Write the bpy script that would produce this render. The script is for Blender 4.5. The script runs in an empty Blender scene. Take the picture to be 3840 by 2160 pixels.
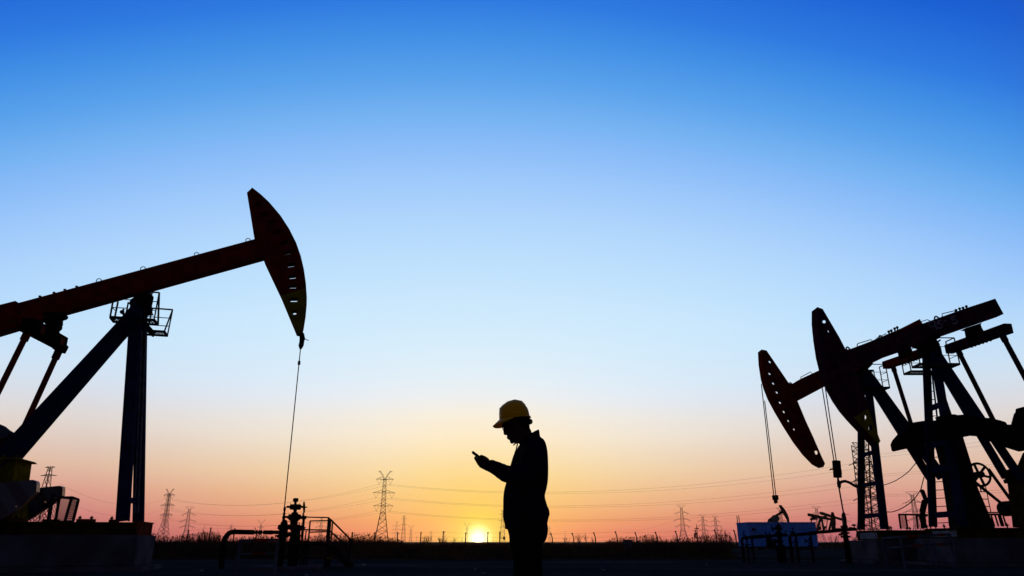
import bpy, bmesh, math, random
from mathutils import Vector, Matrix
from mathutils.geometry import tessellate_polygon
R = math.radians
random.seed(7)
SC = bpy.context.scene
COL = SC.collection

# ------------------------------------------------------------------ camera
EYE = 0.78                      # camera height above the ground, metres
FPX = 2683.0                    # focal length in pixels of the 3840 px wide photograph
TILT = math.atan(952.0 / FPX)   # pitched up, so that the horizon lies low in the frame
cam_d = bpy.data.cameras.new('camera')
cam = bpy.data.objects.new('camera', cam_d); COL.objects.link(cam)
cam_d.sensor_width = 36.0
cam_d.lens = FPX / 3840.0 * 36.0
cam_d.clip_start = 0.1; cam_d.clip_end = 20000
cam.location = (0, 0, EYE)
cam.rotation_euler = (R(90) + TILT, 0, 0)
SC.camera = cam

# ------------------------------------------------------------------ sky
SUN_AZ = R(-2.54)      # measured from +Y towards +X
SUN_EL = R(0.18)
def lin(c):
    return tuple(((v / 255.0) / 12.92 if v / 255.0 <= 0.04045 else ((v / 255.0 + 0.055) / 1.055) ** 2.4) for v in c) + (1.0,)
world = bpy.data.worlds.new('World'); SC.world = world
world.use_nodes = True
nt = world.node_tree; nt.nodes.clear()
N = nt.nodes.new; L = nt.links.new
def val(x):
    n = N('ShaderNodeValue'); n.outputs[0].default_value = x; return n.outputs[0]
def mth(op, a, b=None, c=None, clamp=False):
    n = N('ShaderNodeMath'); n.operation = op; n.use_clamp = clamp
    for i, v in enumerate((a, b, c)):
        if v is None: continue
        if isinstance(v, (int, float)): n.inputs[i].default_value = v
        else: L(v, n.inputs[i])
    return n.outputs[0]
def ramp(fac, stops, top=60.0):
    n = N('ShaderNodeValToRGB'); cr = n.color_ramp; cr.interpolation = 'LINEAR'
    stops = sorted(stops)
    while len(cr.elements) < len(stops): cr.elements.new(0.5)
    for e, (el, c) in zip(cr.elements, stops):
        e.position = (el / top) ** 0.5; e.color = lin(c)
    L(fac, n.inputs[0]); return n.outputs[0]
def mixc(f, a, b, kind='MIX'):
    n = N('ShaderNodeMix'); n.data_type = 'RGBA'; n.blend_type = kind; n.clamp_result = False
    if isinstance(f, (int, float)): n.inputs['Factor'].default_value = f
    else: L(f, n.inputs['Factor'])
    for k, v in (('A', a), ('B', b)):
        s = [i for i in n.inputs if i.name == k and i.type == 'RGBA'][0]
        if isinstance(v, tuple): s.default_value = v
        else: L(v, s)
    return [o for o in n.outputs if o.type == 'RGBA'][0]
tc = N('ShaderNodeTexCoord')
nrm = N('ShaderNodeVectorMath'); nrm.operation = 'NORMALIZE'; L(tc.outputs['Generated'], nrm.inputs[0])
sep = N('ShaderNodeSeparateXYZ'); L(nrm.outputs[0], sep.inputs[0])
elev = mth('MULTIPLY', mth('ARCSINE', sep.outputs['Z']), 180 / math.pi)
ef = mth('POWER', mth('DIVIDE', mth('MAXIMUM', elev, 0.0), 60.0, clamp=True), 0.5)
azd = mth('MULTIPLY', mth('ARCTAN2', sep.outputs['X'], sep.outputs['Y']), 180 / math.pi)
SKY_C = [(0, (246, 108, 72)), (0.8, (252, 132, 76)), (1.5, (253, 162, 92)), (2.35, (253, 188, 117)), (3.5, (253, 208, 137)), (4.95, (254, 225, 168)),
         (6.4, (254, 234, 195)), (7.8, (254, 241, 216)), (9.3, (249, 243, 230)), (10.9, (237, 243, 248)), (12.4, (227, 242, 252)), (15.5, (213, 238, 254)), (18.7, (202, 232, 254)),
         (21.9, (189, 224, 254)), (25.1, (176, 214, 253)), (28.2, (158, 201, 252)), (31.1, (136, 187, 248)), (32.8, (120, 180, 243)), (35.8, (90, 162, 236)), (38.7, (66, 144, 230)), (41.5, (46, 122, 224)),
         (46, (26, 97, 212)), (52, (16, 76, 196)), (60, (8, 45, 140))]
SKY_S = [(0, (182, 86, 96)), (0.6, (196, 98, 104)), (1.5, (212, 124, 118)), (3.3, (224, 162, 142)), (5.1, (228, 192, 168)),
         (7.8, (222, 212, 208)), (11.5, (200, 215, 236)), (16, (166, 198, 240))]
SKY_B = [(0, (112, 100, 112)), (10, (98, 94, 122)), (30, (68, 74, 116)), (60, (34, 46, 100))]
azc = mth('ADD', azd, 3.0)
aabs = mth('ABSOLUTE', azc)
azq = mth('MINIMUM', mth('MULTIPLY', mth('MULTIPLY', azc, azc), 0.0070), 16.0)
hi = N('ShaderNodeMapRange'); hi.interpolation_type = 'SMOOTHSTEP'; L(elev, hi.inputs['Value']); hi.inputs['From Min'].default_value = 5; hi.inputs['From Max'].default_value = 17
e2 = mth('ADD', elev, mth('MULTIPLY', azq, hi.outputs[0]))
ef2 = mth('POWER', mth('DIVIDE', mth('MAXIMUM', e2, 0.0), 60.0, clamp=True), 0.5)
cC = ramp(ef2, SKY_C); cS = ramp(ef, SKY_S); cB = ramp(ef, SKY_B)
mr = N('ShaderNodeMapRange'); mr.interpolation_type = 'LINEAR'
L(aabs, mr.inputs['Value']); mr.inputs['From Min'].default_value = 3; mr.inputs['From Max'].default_value = 27
f1 = mth('MULTIPLY', mr.outputs[0], mth('SUBTRACT', 1.0, hi.outputs[0]))
mr2 = N('ShaderNodeMapRange'); mr2.interpolation_type = 'SMOOTHSTEP'
L(aabs, mr2.inputs['Value']); mr2.inputs['From Min'].default_value = 40; mr2.inputs['From Max'].default_value = 66
sky = mixc(mr2.outputs[0], mixc(f1, cC, cS), cB)
# glow and disc of the setting sun
sdir = Vector((math.sin(SUN_AZ) * math.cos(SUN_EL), math.cos(SUN_AZ) * math.cos(SUN_EL), math.sin(SUN_EL)))
dot = N('ShaderNodeVectorMath'); dot.operation = 'DOT_PRODUCT'; L(nrm.outputs[0], dot.inputs[0]); dot.inputs[1].default_value = sdir
ang = mth('MULTIPLY', mth('ARCCOSINE', mth('MINIMUM', dot.outputs['Value'], 0.9999999)), 180 / math.pi)
def gauss(w, p=2.0):
    return mth('EXPONENT', mth('MULTIPLY', mth('POWER', mth('DIVIDE', ang, w), p), -1.0))
def glow(base, g, col, k):
    n = N('ShaderNodeVectorMath'); n.operation = 'SCALE'; n.inputs[0].default_value = col; L(mth('MULTIPLY', g, k), n.inputs['Scale'])
    return mixc(1.0, base, n.outputs[0], 'ADD')
sky = mixc(mth('MULTIPLY', gauss(5.6, 1.4), 0.85), sky, lin((255, 212, 84)))
sky = mixc(mth('MULTIPLY', gauss(1.9, 2.0), 0.92), sky, lin((255, 240, 56)))
sky = glow(sky, gauss(0.68, 2.0), (1.0, 0.85, 0.6), 2.6)
sky = glow(sky, gauss(0.32, 6.0), (1.0, 0.85, 0.6), 10.0)
below = mth('GREATER_THAN', elev, -0.6)
sky = mixc(below, (0.002, 0.002, 0.003, 1), sky)
bg = N('ShaderNodeBackground'); L(sky, bg.inputs['Color']); bg.inputs['Strength'].default_value = 1.0
wo = N('ShaderNodeOutputWorld'); L(bg.outputs[0], wo.inputs['Surface'])

# ------------------------------------------------------------------ sun and exposure
sl = bpy.data.lights.new('sun', 'SUN'); so = bpy.data.objects.new('sun', sl); COL.objects.link(so)
sl.energy = 0.5; sl.angle = R(0.5); sl.color = (1.0, 0.42, 0.16)
so.rotation_euler = (-sdir).to_track_quat('-Z', 'Y').to_euler()
SC.view_settings.view_transform = 'Standard'; SC.view_settings.look = 'None'
SC.view_settings.exposure = 0; SC.view_settings.gamma = 1
SC.cycles.max_bounces = 5; SC.cycles.volume_bounces = 0

# ------------------------------------------------------------------ materials
DUSK = 0.33     # dims all base colours alike, painting the backlit dusk darkness into them
def mat(name, base, rough=0.6, alt=None, scale=3.0, metal=0.0, spec=0.0, bump=0.0, detail=5):
    m = bpy.data.materials.new(name); m.use_nodes = True
    t = m.node_tree; b = t.nodes['Principled BSDF']
    b.inputs['Roughness'].default_value = rough; b.inputs['Metallic'].default_value = metal
    b.inputs['Specular IOR Level'].default_value = spec
    n = t.nodes.new('ShaderNodeTexNoise'); n.inputs['Scale'].default_value = scale; n.inputs['Detail'].default_value = detail
    g = t.nodes.new('ShaderNodeTexCoord'); t.links.new(g.outputs['Object'], n.inputs['Vector'])
    r = t.nodes.new('ShaderNodeValToRGB')
    alt = alt or tuple(v * 0.55 for v in base)
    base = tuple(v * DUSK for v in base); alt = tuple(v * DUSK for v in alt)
    r.color_ramp.elements[0].position = 0.38; r.color_ramp.elements[0].color = alt + (1,)
    r.color_ramp.elements[1].position = 0.62; r.color_ramp.elements[1].color = base + (1,)
    t.links.new(n.outputs['Fac'], r.inputs[0]); t.links.new(r.outputs[0], b.inputs['Base Color'])
    if bump:
        bp = t.nodes.new('ShaderNodeBump'); bp.inputs['Strength'].default_value = bump
        t.links.new(n.outputs['Fac'], bp.inputs['Height']); t.links.new(bp.outputs[0], b.inputs['Normal'])
    return m
M = {}
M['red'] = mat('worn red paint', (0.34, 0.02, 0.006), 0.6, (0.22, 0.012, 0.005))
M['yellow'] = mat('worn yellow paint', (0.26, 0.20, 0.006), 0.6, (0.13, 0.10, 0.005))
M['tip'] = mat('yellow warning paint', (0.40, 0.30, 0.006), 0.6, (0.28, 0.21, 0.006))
M['olive'] = mat('dark yellow paint', (0.09, 0.065, 0.006), 0.7, (0.04, 0.03, 0.005))  # the same yellow at a much lower brightness
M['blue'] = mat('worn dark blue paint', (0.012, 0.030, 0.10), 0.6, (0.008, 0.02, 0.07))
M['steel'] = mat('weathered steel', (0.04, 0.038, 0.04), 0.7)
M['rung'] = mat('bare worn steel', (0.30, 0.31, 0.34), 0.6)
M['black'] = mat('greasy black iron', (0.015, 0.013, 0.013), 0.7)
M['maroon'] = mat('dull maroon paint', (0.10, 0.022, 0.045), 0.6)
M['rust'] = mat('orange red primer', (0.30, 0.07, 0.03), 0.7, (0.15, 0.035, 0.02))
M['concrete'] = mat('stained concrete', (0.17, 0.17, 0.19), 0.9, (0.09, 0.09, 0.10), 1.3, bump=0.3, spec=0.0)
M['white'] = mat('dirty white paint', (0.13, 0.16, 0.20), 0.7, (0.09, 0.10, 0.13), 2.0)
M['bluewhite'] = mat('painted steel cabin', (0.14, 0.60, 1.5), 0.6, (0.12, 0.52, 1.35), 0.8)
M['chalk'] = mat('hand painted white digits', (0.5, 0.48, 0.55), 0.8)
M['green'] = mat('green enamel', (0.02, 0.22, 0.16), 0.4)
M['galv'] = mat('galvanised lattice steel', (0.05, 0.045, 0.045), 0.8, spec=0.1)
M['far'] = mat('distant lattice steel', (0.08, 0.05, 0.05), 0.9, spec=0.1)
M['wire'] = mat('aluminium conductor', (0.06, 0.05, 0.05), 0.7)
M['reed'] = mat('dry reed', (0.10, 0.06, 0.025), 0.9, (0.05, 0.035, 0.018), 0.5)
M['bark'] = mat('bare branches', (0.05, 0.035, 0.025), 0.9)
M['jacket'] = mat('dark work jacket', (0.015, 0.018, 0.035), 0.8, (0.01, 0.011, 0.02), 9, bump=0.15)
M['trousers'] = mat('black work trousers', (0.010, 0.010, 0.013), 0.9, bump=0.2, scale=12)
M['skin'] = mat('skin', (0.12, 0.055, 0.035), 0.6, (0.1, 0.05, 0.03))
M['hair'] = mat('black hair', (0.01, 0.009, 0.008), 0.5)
hm_ = bpy.data.materials.new('yellow translucent hat plastic'); hm_.use_nodes = True
hp_ = hm_.node_tree.nodes['Principled BSDF']; hp_.inputs['Base Color'].default_value = (0.80, 0.42, 0.003, 1); hp_.inputs['Specular IOR Level'].default_value = 0.05; hp_.inputs['Roughness'].default_value = 0.4
ht_ = hm_.node_tree.nodes.new('ShaderNodeBsdfTranslucent'); ht_.inputs['Color'].default_value = (0.85, 0.42, 0.002, 1)
hx_ = hm_.node_tree.nodes.new('ShaderNodeMixShader'); hx_.inputs[0].default_value = 0.4
hm_.node_tree.links.new(hp_.outputs[0], hx_.inputs[1]); hm_.node_tree.links.new(ht_.outputs[0], hx_.inputs[2])
hm_.node_tree.links.new(hx_.outputs[0], hm_.node_tree.nodes['Material Output'].inputs['Surface'])
M['hat'] = hm_
M['litter'] = mat('pale litter', (0.5, 0.55, 0.6), 0.8)
M['boot'] = mat('black leather', (0.012, 0.012, 0.012), 0.5)
M['phone'] = mat('black glass and plastic', (0.01, 0.01, 0.012), 0.25)
M['screen'] = mat('dark phone screen', (0.01, 0.01, 0.015), 0.1)

def stripes(name, c1, c2, scale, rot):
    m = bpy.data.materials.new(name); m.use_nodes = True
    t = m.node_tree; b = t.nodes['Principled BSDF']; b.inputs['Roughness'].default_value = 0.55
    g = t.nodes.new('ShaderNodeTexCoord'); mp = t.nodes.new('ShaderNodeMapping'); mp.inputs['Rotation'].default_value = rot
    w = t.nodes.new('ShaderNodeTexWave'); w.wave_type = 'BANDS'; w.bands_direction = 'X'; w.inputs['Scale'].default_value = scale
    w.inputs['Distortion'].default_value = 0
    r = t.nodes.new('ShaderNodeValToRGB'); r.color_ramp.interpolation = 'CONSTANT'
    r.color_ramp.elements[0].color = c1 + (1,); r.color_ramp.elements[1].position = 0.5; r.color_ramp.elements[1].color = c2 + (1,)
    t.links.new(g.outputs['Object'], mp.inputs[0]); t.links.new(mp.outputs[0], w.inputs['Vector'])
    t.links.new(w.outputs['Fac'], r.inputs[0]); t.links.new(r.outputs[0], b.inputs['Base Color'])
    return m
M['warn'] = stripes('red and white warning bands', (0.016, 0.004, 0.004), (0.03, 0.03, 0.034), 0.55, (0, R(40), 0))

# ------------------------------------------------------------------ geometry helpers
CT, ST = math.cos(TILT), math.sin(TILT)
def ray(px, py):
    a = (px - 1920) / FPX; b = (1080 - py) / FPX
    return Vector((a, CT - b * ST, ST + b * CT))
def at(px, py, Y):
    """point of the photo lying at forward distance Y"""
    d = ray(px, py); t = Y / d.y
    return Vector((d.x * t, Y, EYE + d.z * t))
def mpp(px, py, Y):
    return Y / ray(px, py).y / FPX
def cr(ox, oy, s, pts):
    return [(ox + p[0] * s, oy + p[1] * s) + tuple(p[2:]) for p in pts]

class Frame:
    """a thing's own upright plane: s runs along it, w across it (away from the camera), z up"""
    def __init__(self, px, py, Y, phi=0.0):
        self.O = at(px, py, Y); self.O.z = 0
        self.u = Vector((math.cos(phi), math.sin(phi), 0)); self.n = Vector((-math.sin(phi), math.cos(phi), 0))
    def J(self, px, py, w=0.0):
        d = ray(px, py); c = Vector((0, 0, EYE))
        t = (self.n.dot(self.O - c) + w) / self.n.dot(d)
        return c + d * t
    def sz(self, px, py, w=0.0):
        p = self.J(px, py, w); return (self.u.dot(p - self.O), p.z)
    def P(self, s, z, w):
        return self.O + self.u * s + self.n * w + Vector((0, 0, z))

class MB:
    def __init__(self): self.bm = bmesh.new()
    def _f(self, vs):
        try: self.bm.faces.new(vs)
        except ValueError: pass
    def poly3(self, loops, tri2d, off):
        flat = [p for lp in loops for p in lp]
        a = [self.bm.verts.new(p) for p in flat]; b = [self.bm.verts.new(p + off) for p in flat]
        for t in tessellate_polygon([[Vector((q[0], q[1], 0)) for q in lp] for lp in tri2d]):
            self._f([a[i] for i in t]); self._f([b[i] for i in reversed(t)])
        k = 0
        for lp in loops:
            n = len(lp)
            for i in range(n):
                j = (i + 1) % n
                self._f([a[k + i], a[k + j], b[k + j], b[k + i]])
            k += n
        return self
    def prism(self, fr, pts, w0, w1, holes=()):
        """pts: photo points (px, py[, w]) traced on the plane w; the slab runs from w0 to w1"""
        lp2 = [[fr.sz(p[0], p[1], p[2] if len(p) > 2 else w0) for p in pts]]
        for h in holes: lp2.append([fr.sz(p[0], p[1], w0) for p in h])
        loops = [[fr.P(s, z, w0) for s, z in lp] for lp in lp2]
        return self.poly3(loops, lp2, fr.n * (w1 - w0))
    def fbox(self, fr, s0, s1, w0, w1, z0, z1):
        c = [fr.P(s, z, w) for s in (s0, s1) for w in (w0, w1) for z in (z0, z1)]
        v = [self.bm.verts.new(p) for p in c]
        for q in ((0, 1, 3, 2), (4, 6, 7, 5), (0, 4, 5, 1), (2, 3, 7, 6), (0, 2, 6, 4), (1, 5, 7, 3)): self._f([v[i] for i in q])
        return self
    def bar(self, a, b, w, h=None, up=Vector((0, 0, 1)), w2=None, h2=None):
        """box bar from a to b: w across, h along 'up'"""
        h = w if h is None else h; w2 = w if w2 is None else w2; h2 = h if h2 is None else h2
        a = Vector(a); b = Vector(b); d = (b - a)
        if d.length < 1e-6: return self
        d.normalize(); up = Vector(up)
        if abs(d.dot(up)) > 0.98: up = Vector((1, 0, 0)) if abs(d.x) < 0.9 else Vector((0, 1, 0))
        x = d.cross(up).normalized(); y = x.cross(d).normalized()
        vs = []
        for p, ww, hh in ((a, w, h), (b, w2, h2)):
            for sx, sy in ((-1, -1), (1, -1), (1, 1), (-1, 1)): vs.append(self.bm.verts.new(p + x * sx * ww / 2 + y * sy * hh / 2))
        self._f(vs[:4][::-1]); self._f(vs[4:])
        for i in range(4):
            j = (i + 1) % 4; self._f([vs[i], vs[j], vs[4 + j], vs[4 + i]])
        return self
    def path(self, pts, r, n=8, cap=True):
        pts = [Vector(p) for p in pts]; rs = r if isinstance(r, (list, tuple)) else [r] * len(pts)
        rings = []; prev = None
        for i, p in enumerate(pts):
            d = (pts[min(i + 1, len(pts) - 1)] - pts[max(i - 1, 0)])
            if d.length < 1e-9: d = Vector((0, 0, 1))
            d.normalize()
            if prev is None:
                ref = Vector((0, 0, 1)) if abs(d.z) < 0.9 else Vector((1, 0, 0))
                x = d.cross(ref).normalized()
            else:
                x = (prev - d * prev.dot(d)).normalized()
            prev = x; y = d.cross(x)
            rings.append([self.bm.verts.new(p + (x * math.cos(2 * math.pi * k / n) + y * math.sin(2 * math.pi * k / n)) * rs[i]) for k in range(n)])
        for a, b in zip(rings, rings[1:]):
            for k in range(n): self._f([a[k], a[(k + 1) % n], b[(k + 1) % n], b[k]])
        if cap: self._f(rings[0][::-1]); self._f(rings[-1])
        return self
    def tube(self, a, b, r, n=8): return self.path([a, b], r, n)
    def lathe(self, base, axis, prof, n=16):
        """prof: list of (distance along axis, radius)"""
        axis = Vector(axis).normalized(); base = Vector(base)
        ref = Vector((0, 0, 1)) if abs(axis.z) < 0.9 else Vector((1, 0, 0))
        x = axis.cross(ref).normalized(); y = axis.cross(x); rings = []
        for h, r in prof:
            rings.append([self.bm.verts.new(base + axis * h + (x * math.cos(2 * math.pi * k / n) + y * math.sin(2 * math.pi * k / n)) * max(r, 1e-4)) for k in range(n)])
        for a, b in zip(rings, rings[1:]):
            for k in range(n): self._f([a[k], a[(k + 1) % n], b[(k + 1) % n], b[k]])
        self._f(rings[0][::-1]); self._f(rings[-1]); return self
    def vlathe(self, px, pref, Y, prof, n=16):
        """upright turned body traced from the photo: prof = [(py, half width px)]"""
        b = at(px, pref, Y)
        pr = []
        for py, hw in prof: pr.append((at(px, py, Y).z, hw * mpp(px, py, Y)))
        return self.lathe((b.x, b.y, 0), (0, 0, 1), pr, n)
    def torus(self, c, axis, Rr, r, n=24, m=6):
        axis = Vector(axis).normalized(); ref = Vector((0, 0, 1)) if abs(axis.z) < 0.9 else Vector((1, 0, 0))
        x = axis.cross(ref).normalized(); y = axis.cross(x); c = Vector(c); rg = []
        for i in range(n):
            a = 2 * math.pi * i / n; d = x * math.cos(a) + y * math.sin(a)
            rg.append([self.bm.verts.new(c + d * (Rr + r * math.cos(2 * math.pi * k / m)) + axis * r * math.sin(2 * math.pi * k / m)) for k in range(m)])
        for i in range(n):
            a, b = rg[i], rg[(i + 1) % n]
            for k in range(m): self._f([a[k], a[(k + 1) % m], b[(k + 1) % m], b[k]])
        return self
    def wheel(self, c, axis, Rr, r, spokes=5, hub=0.03):
        self.torus(c, axis, Rr, r); axis = Vector(axis).normalized(); c = Vector(c)
        ref = Vector((0, 0, 1)) if abs(axis.z) < 0.9 else Vector((1, 0, 0)); x = axis.cross(ref).normalized(); y = axis.cross(x)
        for i in range(spokes):
            a = 2 * math.pi * (i + 0.25) / spokes; d = x * math.cos(a) + y * math.sin(a)
            self.bar(c, c + d * Rr, r * 1.6, r * 1.2, axis)
        self.lathe(c - axis * hub, axis, [(0, hub), (hub * 2, hub)], 10); return self
    def ball(self, c, rad, n=12, m=8, rot=None):
        c = Vector(c); rad = Vector(rad) if not isinstance(rad, (int, float)) else Vector((rad,) * 3)
        rings = []
        for j in range(1, m):
            t = math.pi * j / m
            rg = []
            for k in range(n):
                v = Vector((math.sin(t) * math.cos(2 * math.pi * k / n) * rad.x, math.sin(t) * math.sin(2 * math.pi * k / n) * rad.y, math.cos(t) * rad.z))
                if rot: v = rot @ v
                rg.append(self.bm.verts.new(c + v))
            rings.append(rg)
        zt = Vector((0, 0, rad.z)); zt = rot @ zt if rot else zt
        top = self.bm.verts.new(c + zt); bot = self.bm.verts.new(c - zt)
        for k in range(n):
            self._f([top, rings[0][k], rings[0][(k + 1) % n]]); self._f([bot, rings[-1][(k + 1) % n], rings[-1][k]])
        for a, b in zip(rings, rings[1:]):
            for k in range(n): self._f([a[k], b[k], b[(k + 1) % n], a[(k + 1) % n]])
        return self
    def rings(self, rgs, cap=True):
        vv = [[self.bm.verts.new(p) for p in rg] for rg in rgs]; n = len(vv[0])
        for a, b in zip(vv, vv[1:]):
            for k in range(n): self._f([a[k], a[(k + 1) % n], b[(k + 1) % n], b[k]])
        if cap: self._f(vv[0][::-1]); self._f(vv[-1])
        return self
    def build(self, name, m, parent=None, smooth=False, bevel=0.0):
        bmesh.ops.recalc_face_normals(self.bm, faces=self.bm.faces)
        root = parent
        while root is not None and root.parent is not None: root = root.parent
        off = Vector(root.location) if root is not None else Vector((0, 0, 0))
        if off.length > 0: bmesh.ops.translate(self.bm, verts=self.bm.verts, vec=-off)
        me = bpy.data.meshes.new(name); self.bm.to_mesh(me); self.bm.free()
        me.materials.append(m if not isinstance(m, str) else M[m])
        if smooth: me.shade_smooth()
        o = bpy.data.objects.new(name, me); COL.objects.link(o)
        if parent is not None: o.parent = parent
        if bevel:
            b = o.modifiers.new('bevel', 'BEVEL'); b.width = bevel; b.segments = 2; b.limit_method = 'ANGLE'
        return o
def tag(o, label=None, cat=None, group=None, kind=None):
    if label: o['label'] = label
    if cat: o['category'] = cat
    if group: o['group'] = group
    if kind: o['kind'] = kind
    return o
def thing(name, loc, label, cat, group=None):
    o = bpy.data.objects.new(name, None); COL.objects.link(o); o.location = loc
    return tag(o, label, cat, group)
def single(name, mb, m, label, cat, loc, group=None, **k):
    """a thing that is one mesh, its origin at its base"""
    bmesh.ops.translate(mb.bm, verts=mb.bm.verts, vec=-Vector(loc))
    o = mb.build(name, m, None, **k); o.location = loc
    return tag(o, label, cat, group)
def copy_tree(o, parent=None):
    c = o.copy(); COL.objects.link(c)
    if parent is not None: c.parent = parent
    for ch in list(o.children): copy_tree(ch, c)
    return c
def ell(cx, cy, rx, ry, rot=0, n=14, slot=0):
    out = []
    for k in range(n):
        a = 2 * math.pi * k / n; x = rx * math.cos(a); y = ry * math.sin(a)
        if slot: x += slot * (1 if math.cos(a) > 0 else -1)
        out.append((cx + x * math.cos(rot) - y * math.sin(rot), cy + x * math.sin(rot) + y * math.cos(rot)))
    return out
#PART2
# ------------------------------------------------------------------ ground, field
def sheet(name, x0, x1, y0, y1, z, m, nx=2, ny=2, edge=None):
    bm = bmesh.new(); g = []
    for j in range(ny + 1):
        row = []
        for i in range(nx + 1):
            x = x0 + (x1 - x0) * i / nx; y = y0 + (y1 - y0) * j / ny
            if edge: x, y = edge(x, y, i, j)
            row.append(bm.verts.new((x, y, z)))
        g.append(row)
    for j in range(ny):
        for i in range(nx): bm.faces.new([g[j][i], g[j][i + 1], g[j + 1][i + 1], g[j + 1][i]])
    me = bpy.data.meshes.new(name); bm.to_mesh(me); bm.free(); me.materials.append(m)
    o = bpy.data.objects.new(name, me); COL.objects.link(o); o['kind'] = 'structure'; return o
def ground_mat(name, a, b, c, s1, s2, rough=0.9):
    m = bpy.data.materials.new(name); m.use_nodes = True
    t = m.node_tree; p = t.nodes['Principled BSDF']; p.inputs['Roughness'].default_value = rough; p.inputs['Specular IOR Level'].default_value = 0.0
    g = t.nodes.new('ShaderNodeTexCoord'); mp = t.nodes.new('ShaderNodeMapping'); mp.inputs['Scale'].default_value = (0.35, 1.0, 1.0)
    t.links.new(g.outputs['Object'], mp.inputs[0])
    n1 = t.nodes.new('ShaderNodeTexNoise'); n1.inputs['Scale'].default_value = s1; n1.inputs['Detail'].default_value = 6
    n2 = t.nodes.new('ShaderNodeTexNoise'); n2.inputs['Scale'].default_value = s2; n2.inputs['Detail'].default_value = 8
    t.links.new(mp.outputs[0], n1.inputs[0]); t.links.new(g.outputs['Object'], n2.inputs[0])
    r = t.nodes.new('ShaderNodeValToRGB'); r.color_ramp.elements[0].position = 0.35; r.color_ramp.elements[0].color = a + (1,)
    r.color_ramp.elements[1].position = 0.6; r.color_ramp.elements[1].color = b + (1,)
    e = r.color_ramp.elements.new(0.72); e.color = c + (1,)
    t.links.new(n1.outputs[0], r.inputs[0])
    mx = t.nodes.new('ShaderNodeMix'); mx.data_type = 'RGBA'; mx.blend_type = 'MULTIPLY'; mx.inputs[0].default_value = 0.8
    r2 = t.nodes.new('ShaderNodeValToRGB'); r2.color_ramp.elements[0].position = 0.3; r2.color_ramp.elements[0].color = (0.4, 0.4, 0.4, 1)
    r2.color_ramp.elements[1].position = 0.7; t.links.new(n2.outputs[0], r2.inputs[0])
    t.links.new(r.outputs[0], mx.inputs[6]); t.links.new(r2.outputs[0], mx.inputs[7]); t.links.new(mx.outputs[2], p.inputs['Base Color'])
    bp = t.nodes.new('ShaderNodeBump'); bp.inputs['Strength'].default_value = 0.6; bp.inputs['Distance'].default_value = 0.05
    t.links.new(n2.outputs[0], bp.inputs['Height']); t.links.new(bp.outputs[0], p.inputs['Normal']); return m
M['soil'] = ground_mat('packed dirt', (0.016, 0.020, 0.018), (0.026, 0.032, 0.030), (0.052, 0.06, 0.06), 0.25, 3.0)
M['turf'] = ground_mat('dry grassland soil', (0.010, 0.007, 0.004), (0.017, 0.012, 0.006), (0.022, 0.015, 0.007), 0.2, 1.0)
sheet('ground', -9000, 9000, -3000, 15000, 0.0, M['turf'], 6, 6)
sheet('gravel_pad', -60, 70, -15, 37, 0.004, M['soil'], 60, 1, lambda x, y, i, j: (x, y + (1.2 * math.sin(i * 0.9) + 0.8 * math.sin(i * 2.3 + 1)) * j))
sheet('gravel_pad', 12, 70, 38.6, 92, 0.004, M['soil'], 20, 1, lambda x, y, i, j: (x, y + math.sin(i * 1.7) * 1.5 * j))

# ------------------------------------------------------------------ pumpjacks
def deck(parent, corners, bars, m='steel', rail='rail_bar'):
    """service platform: corners = 4 world points of the floor; bars = list of (a, b, r)"""
    mb = MB(); c = corners
    for i in range(4): mb.bar(c[i], c[(i + 1) % 4], 0.05, 0.07)
    n = 16
    for i in range(1, n):
        f = i / n
        mb.bar(c[0].lerp(c[1], f), c[3].lerp(c[2], min(1, f + 0.04)), 0.012, 0.025)
    for f in (0.3, 0.55, 0.8): mb.bar(c[0].lerp(c[3], f), c[1].lerp(c[2], f), 0.012, 0.02)
    for a, b, r in bars: mb.bar(a, b, r * 2)
    return mb.build('service_platform', m, parent)

# ---- left pumpjack -------------------------------------------------
FL = Frame(520, 1960, 22.5, R(14))
J = FL.J
ROOT = FL.P(0, 0, 0)
pj = thing('pumpjack', ROOT, 'large red beam pumpjack at the left edge, its horsehead raised high towards the worker', 'pumpjack')
LB = 0.2   # half width of the beam
mb = MB()
A = lambda pts: cr(0, 660, 700 / 1371, pts)
mb.prism(FL, [(990, 885, -LB), (956, 896, -LB), (69, 1135.6, -LB), (60, 1138, -LB), (-330, 1237, -LB), (-330, 1346, LB), (0, 1260, LB), (88, 1236, LB), (250, 1184, LB), (400, 1142.4, LB), (992, 978, LB), (1010, 972, LB)], -LB, LB)
beam = mb.build('walking_beam', 'red', pj)
mb = MB()
# wider rear section and its flange plates
mb.prism(FL, [(69, 1135, -LB), (59, 1129.5, -LB), (-330, 1228, -LB), (-330, 1352, LB), (0, 1263, LB), (80, 1239, LB)], -LB - 0.04, LB + 0.04)
mb.build('beam_sleeve', 'red', pj)
for (x, y) in ((930, 901), (737, 954.5), (536, 1008), (371, 1053)):
    p = J(x, y, 0); mb = MB(); mb.torus(p, FL.n, 0.075, 0.014, 14, 5); mb.build('lifting_eye', 'steel', pj)
for (x, y) in ((287, 1077), (242.5, 1089), (202, 1100), (149, 1114)):
    p = J(x, y, 0); b = MB(); b.tube(p - Vector((0, 0, .08)), p + Vector((0, 0, .03)), .022, 8); b.tube(p + Vector((0, 0, .0)), p + Vector((0, 0, .045)), .042, 6)
    b.build('bolt', 'steel', pj)
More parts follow.
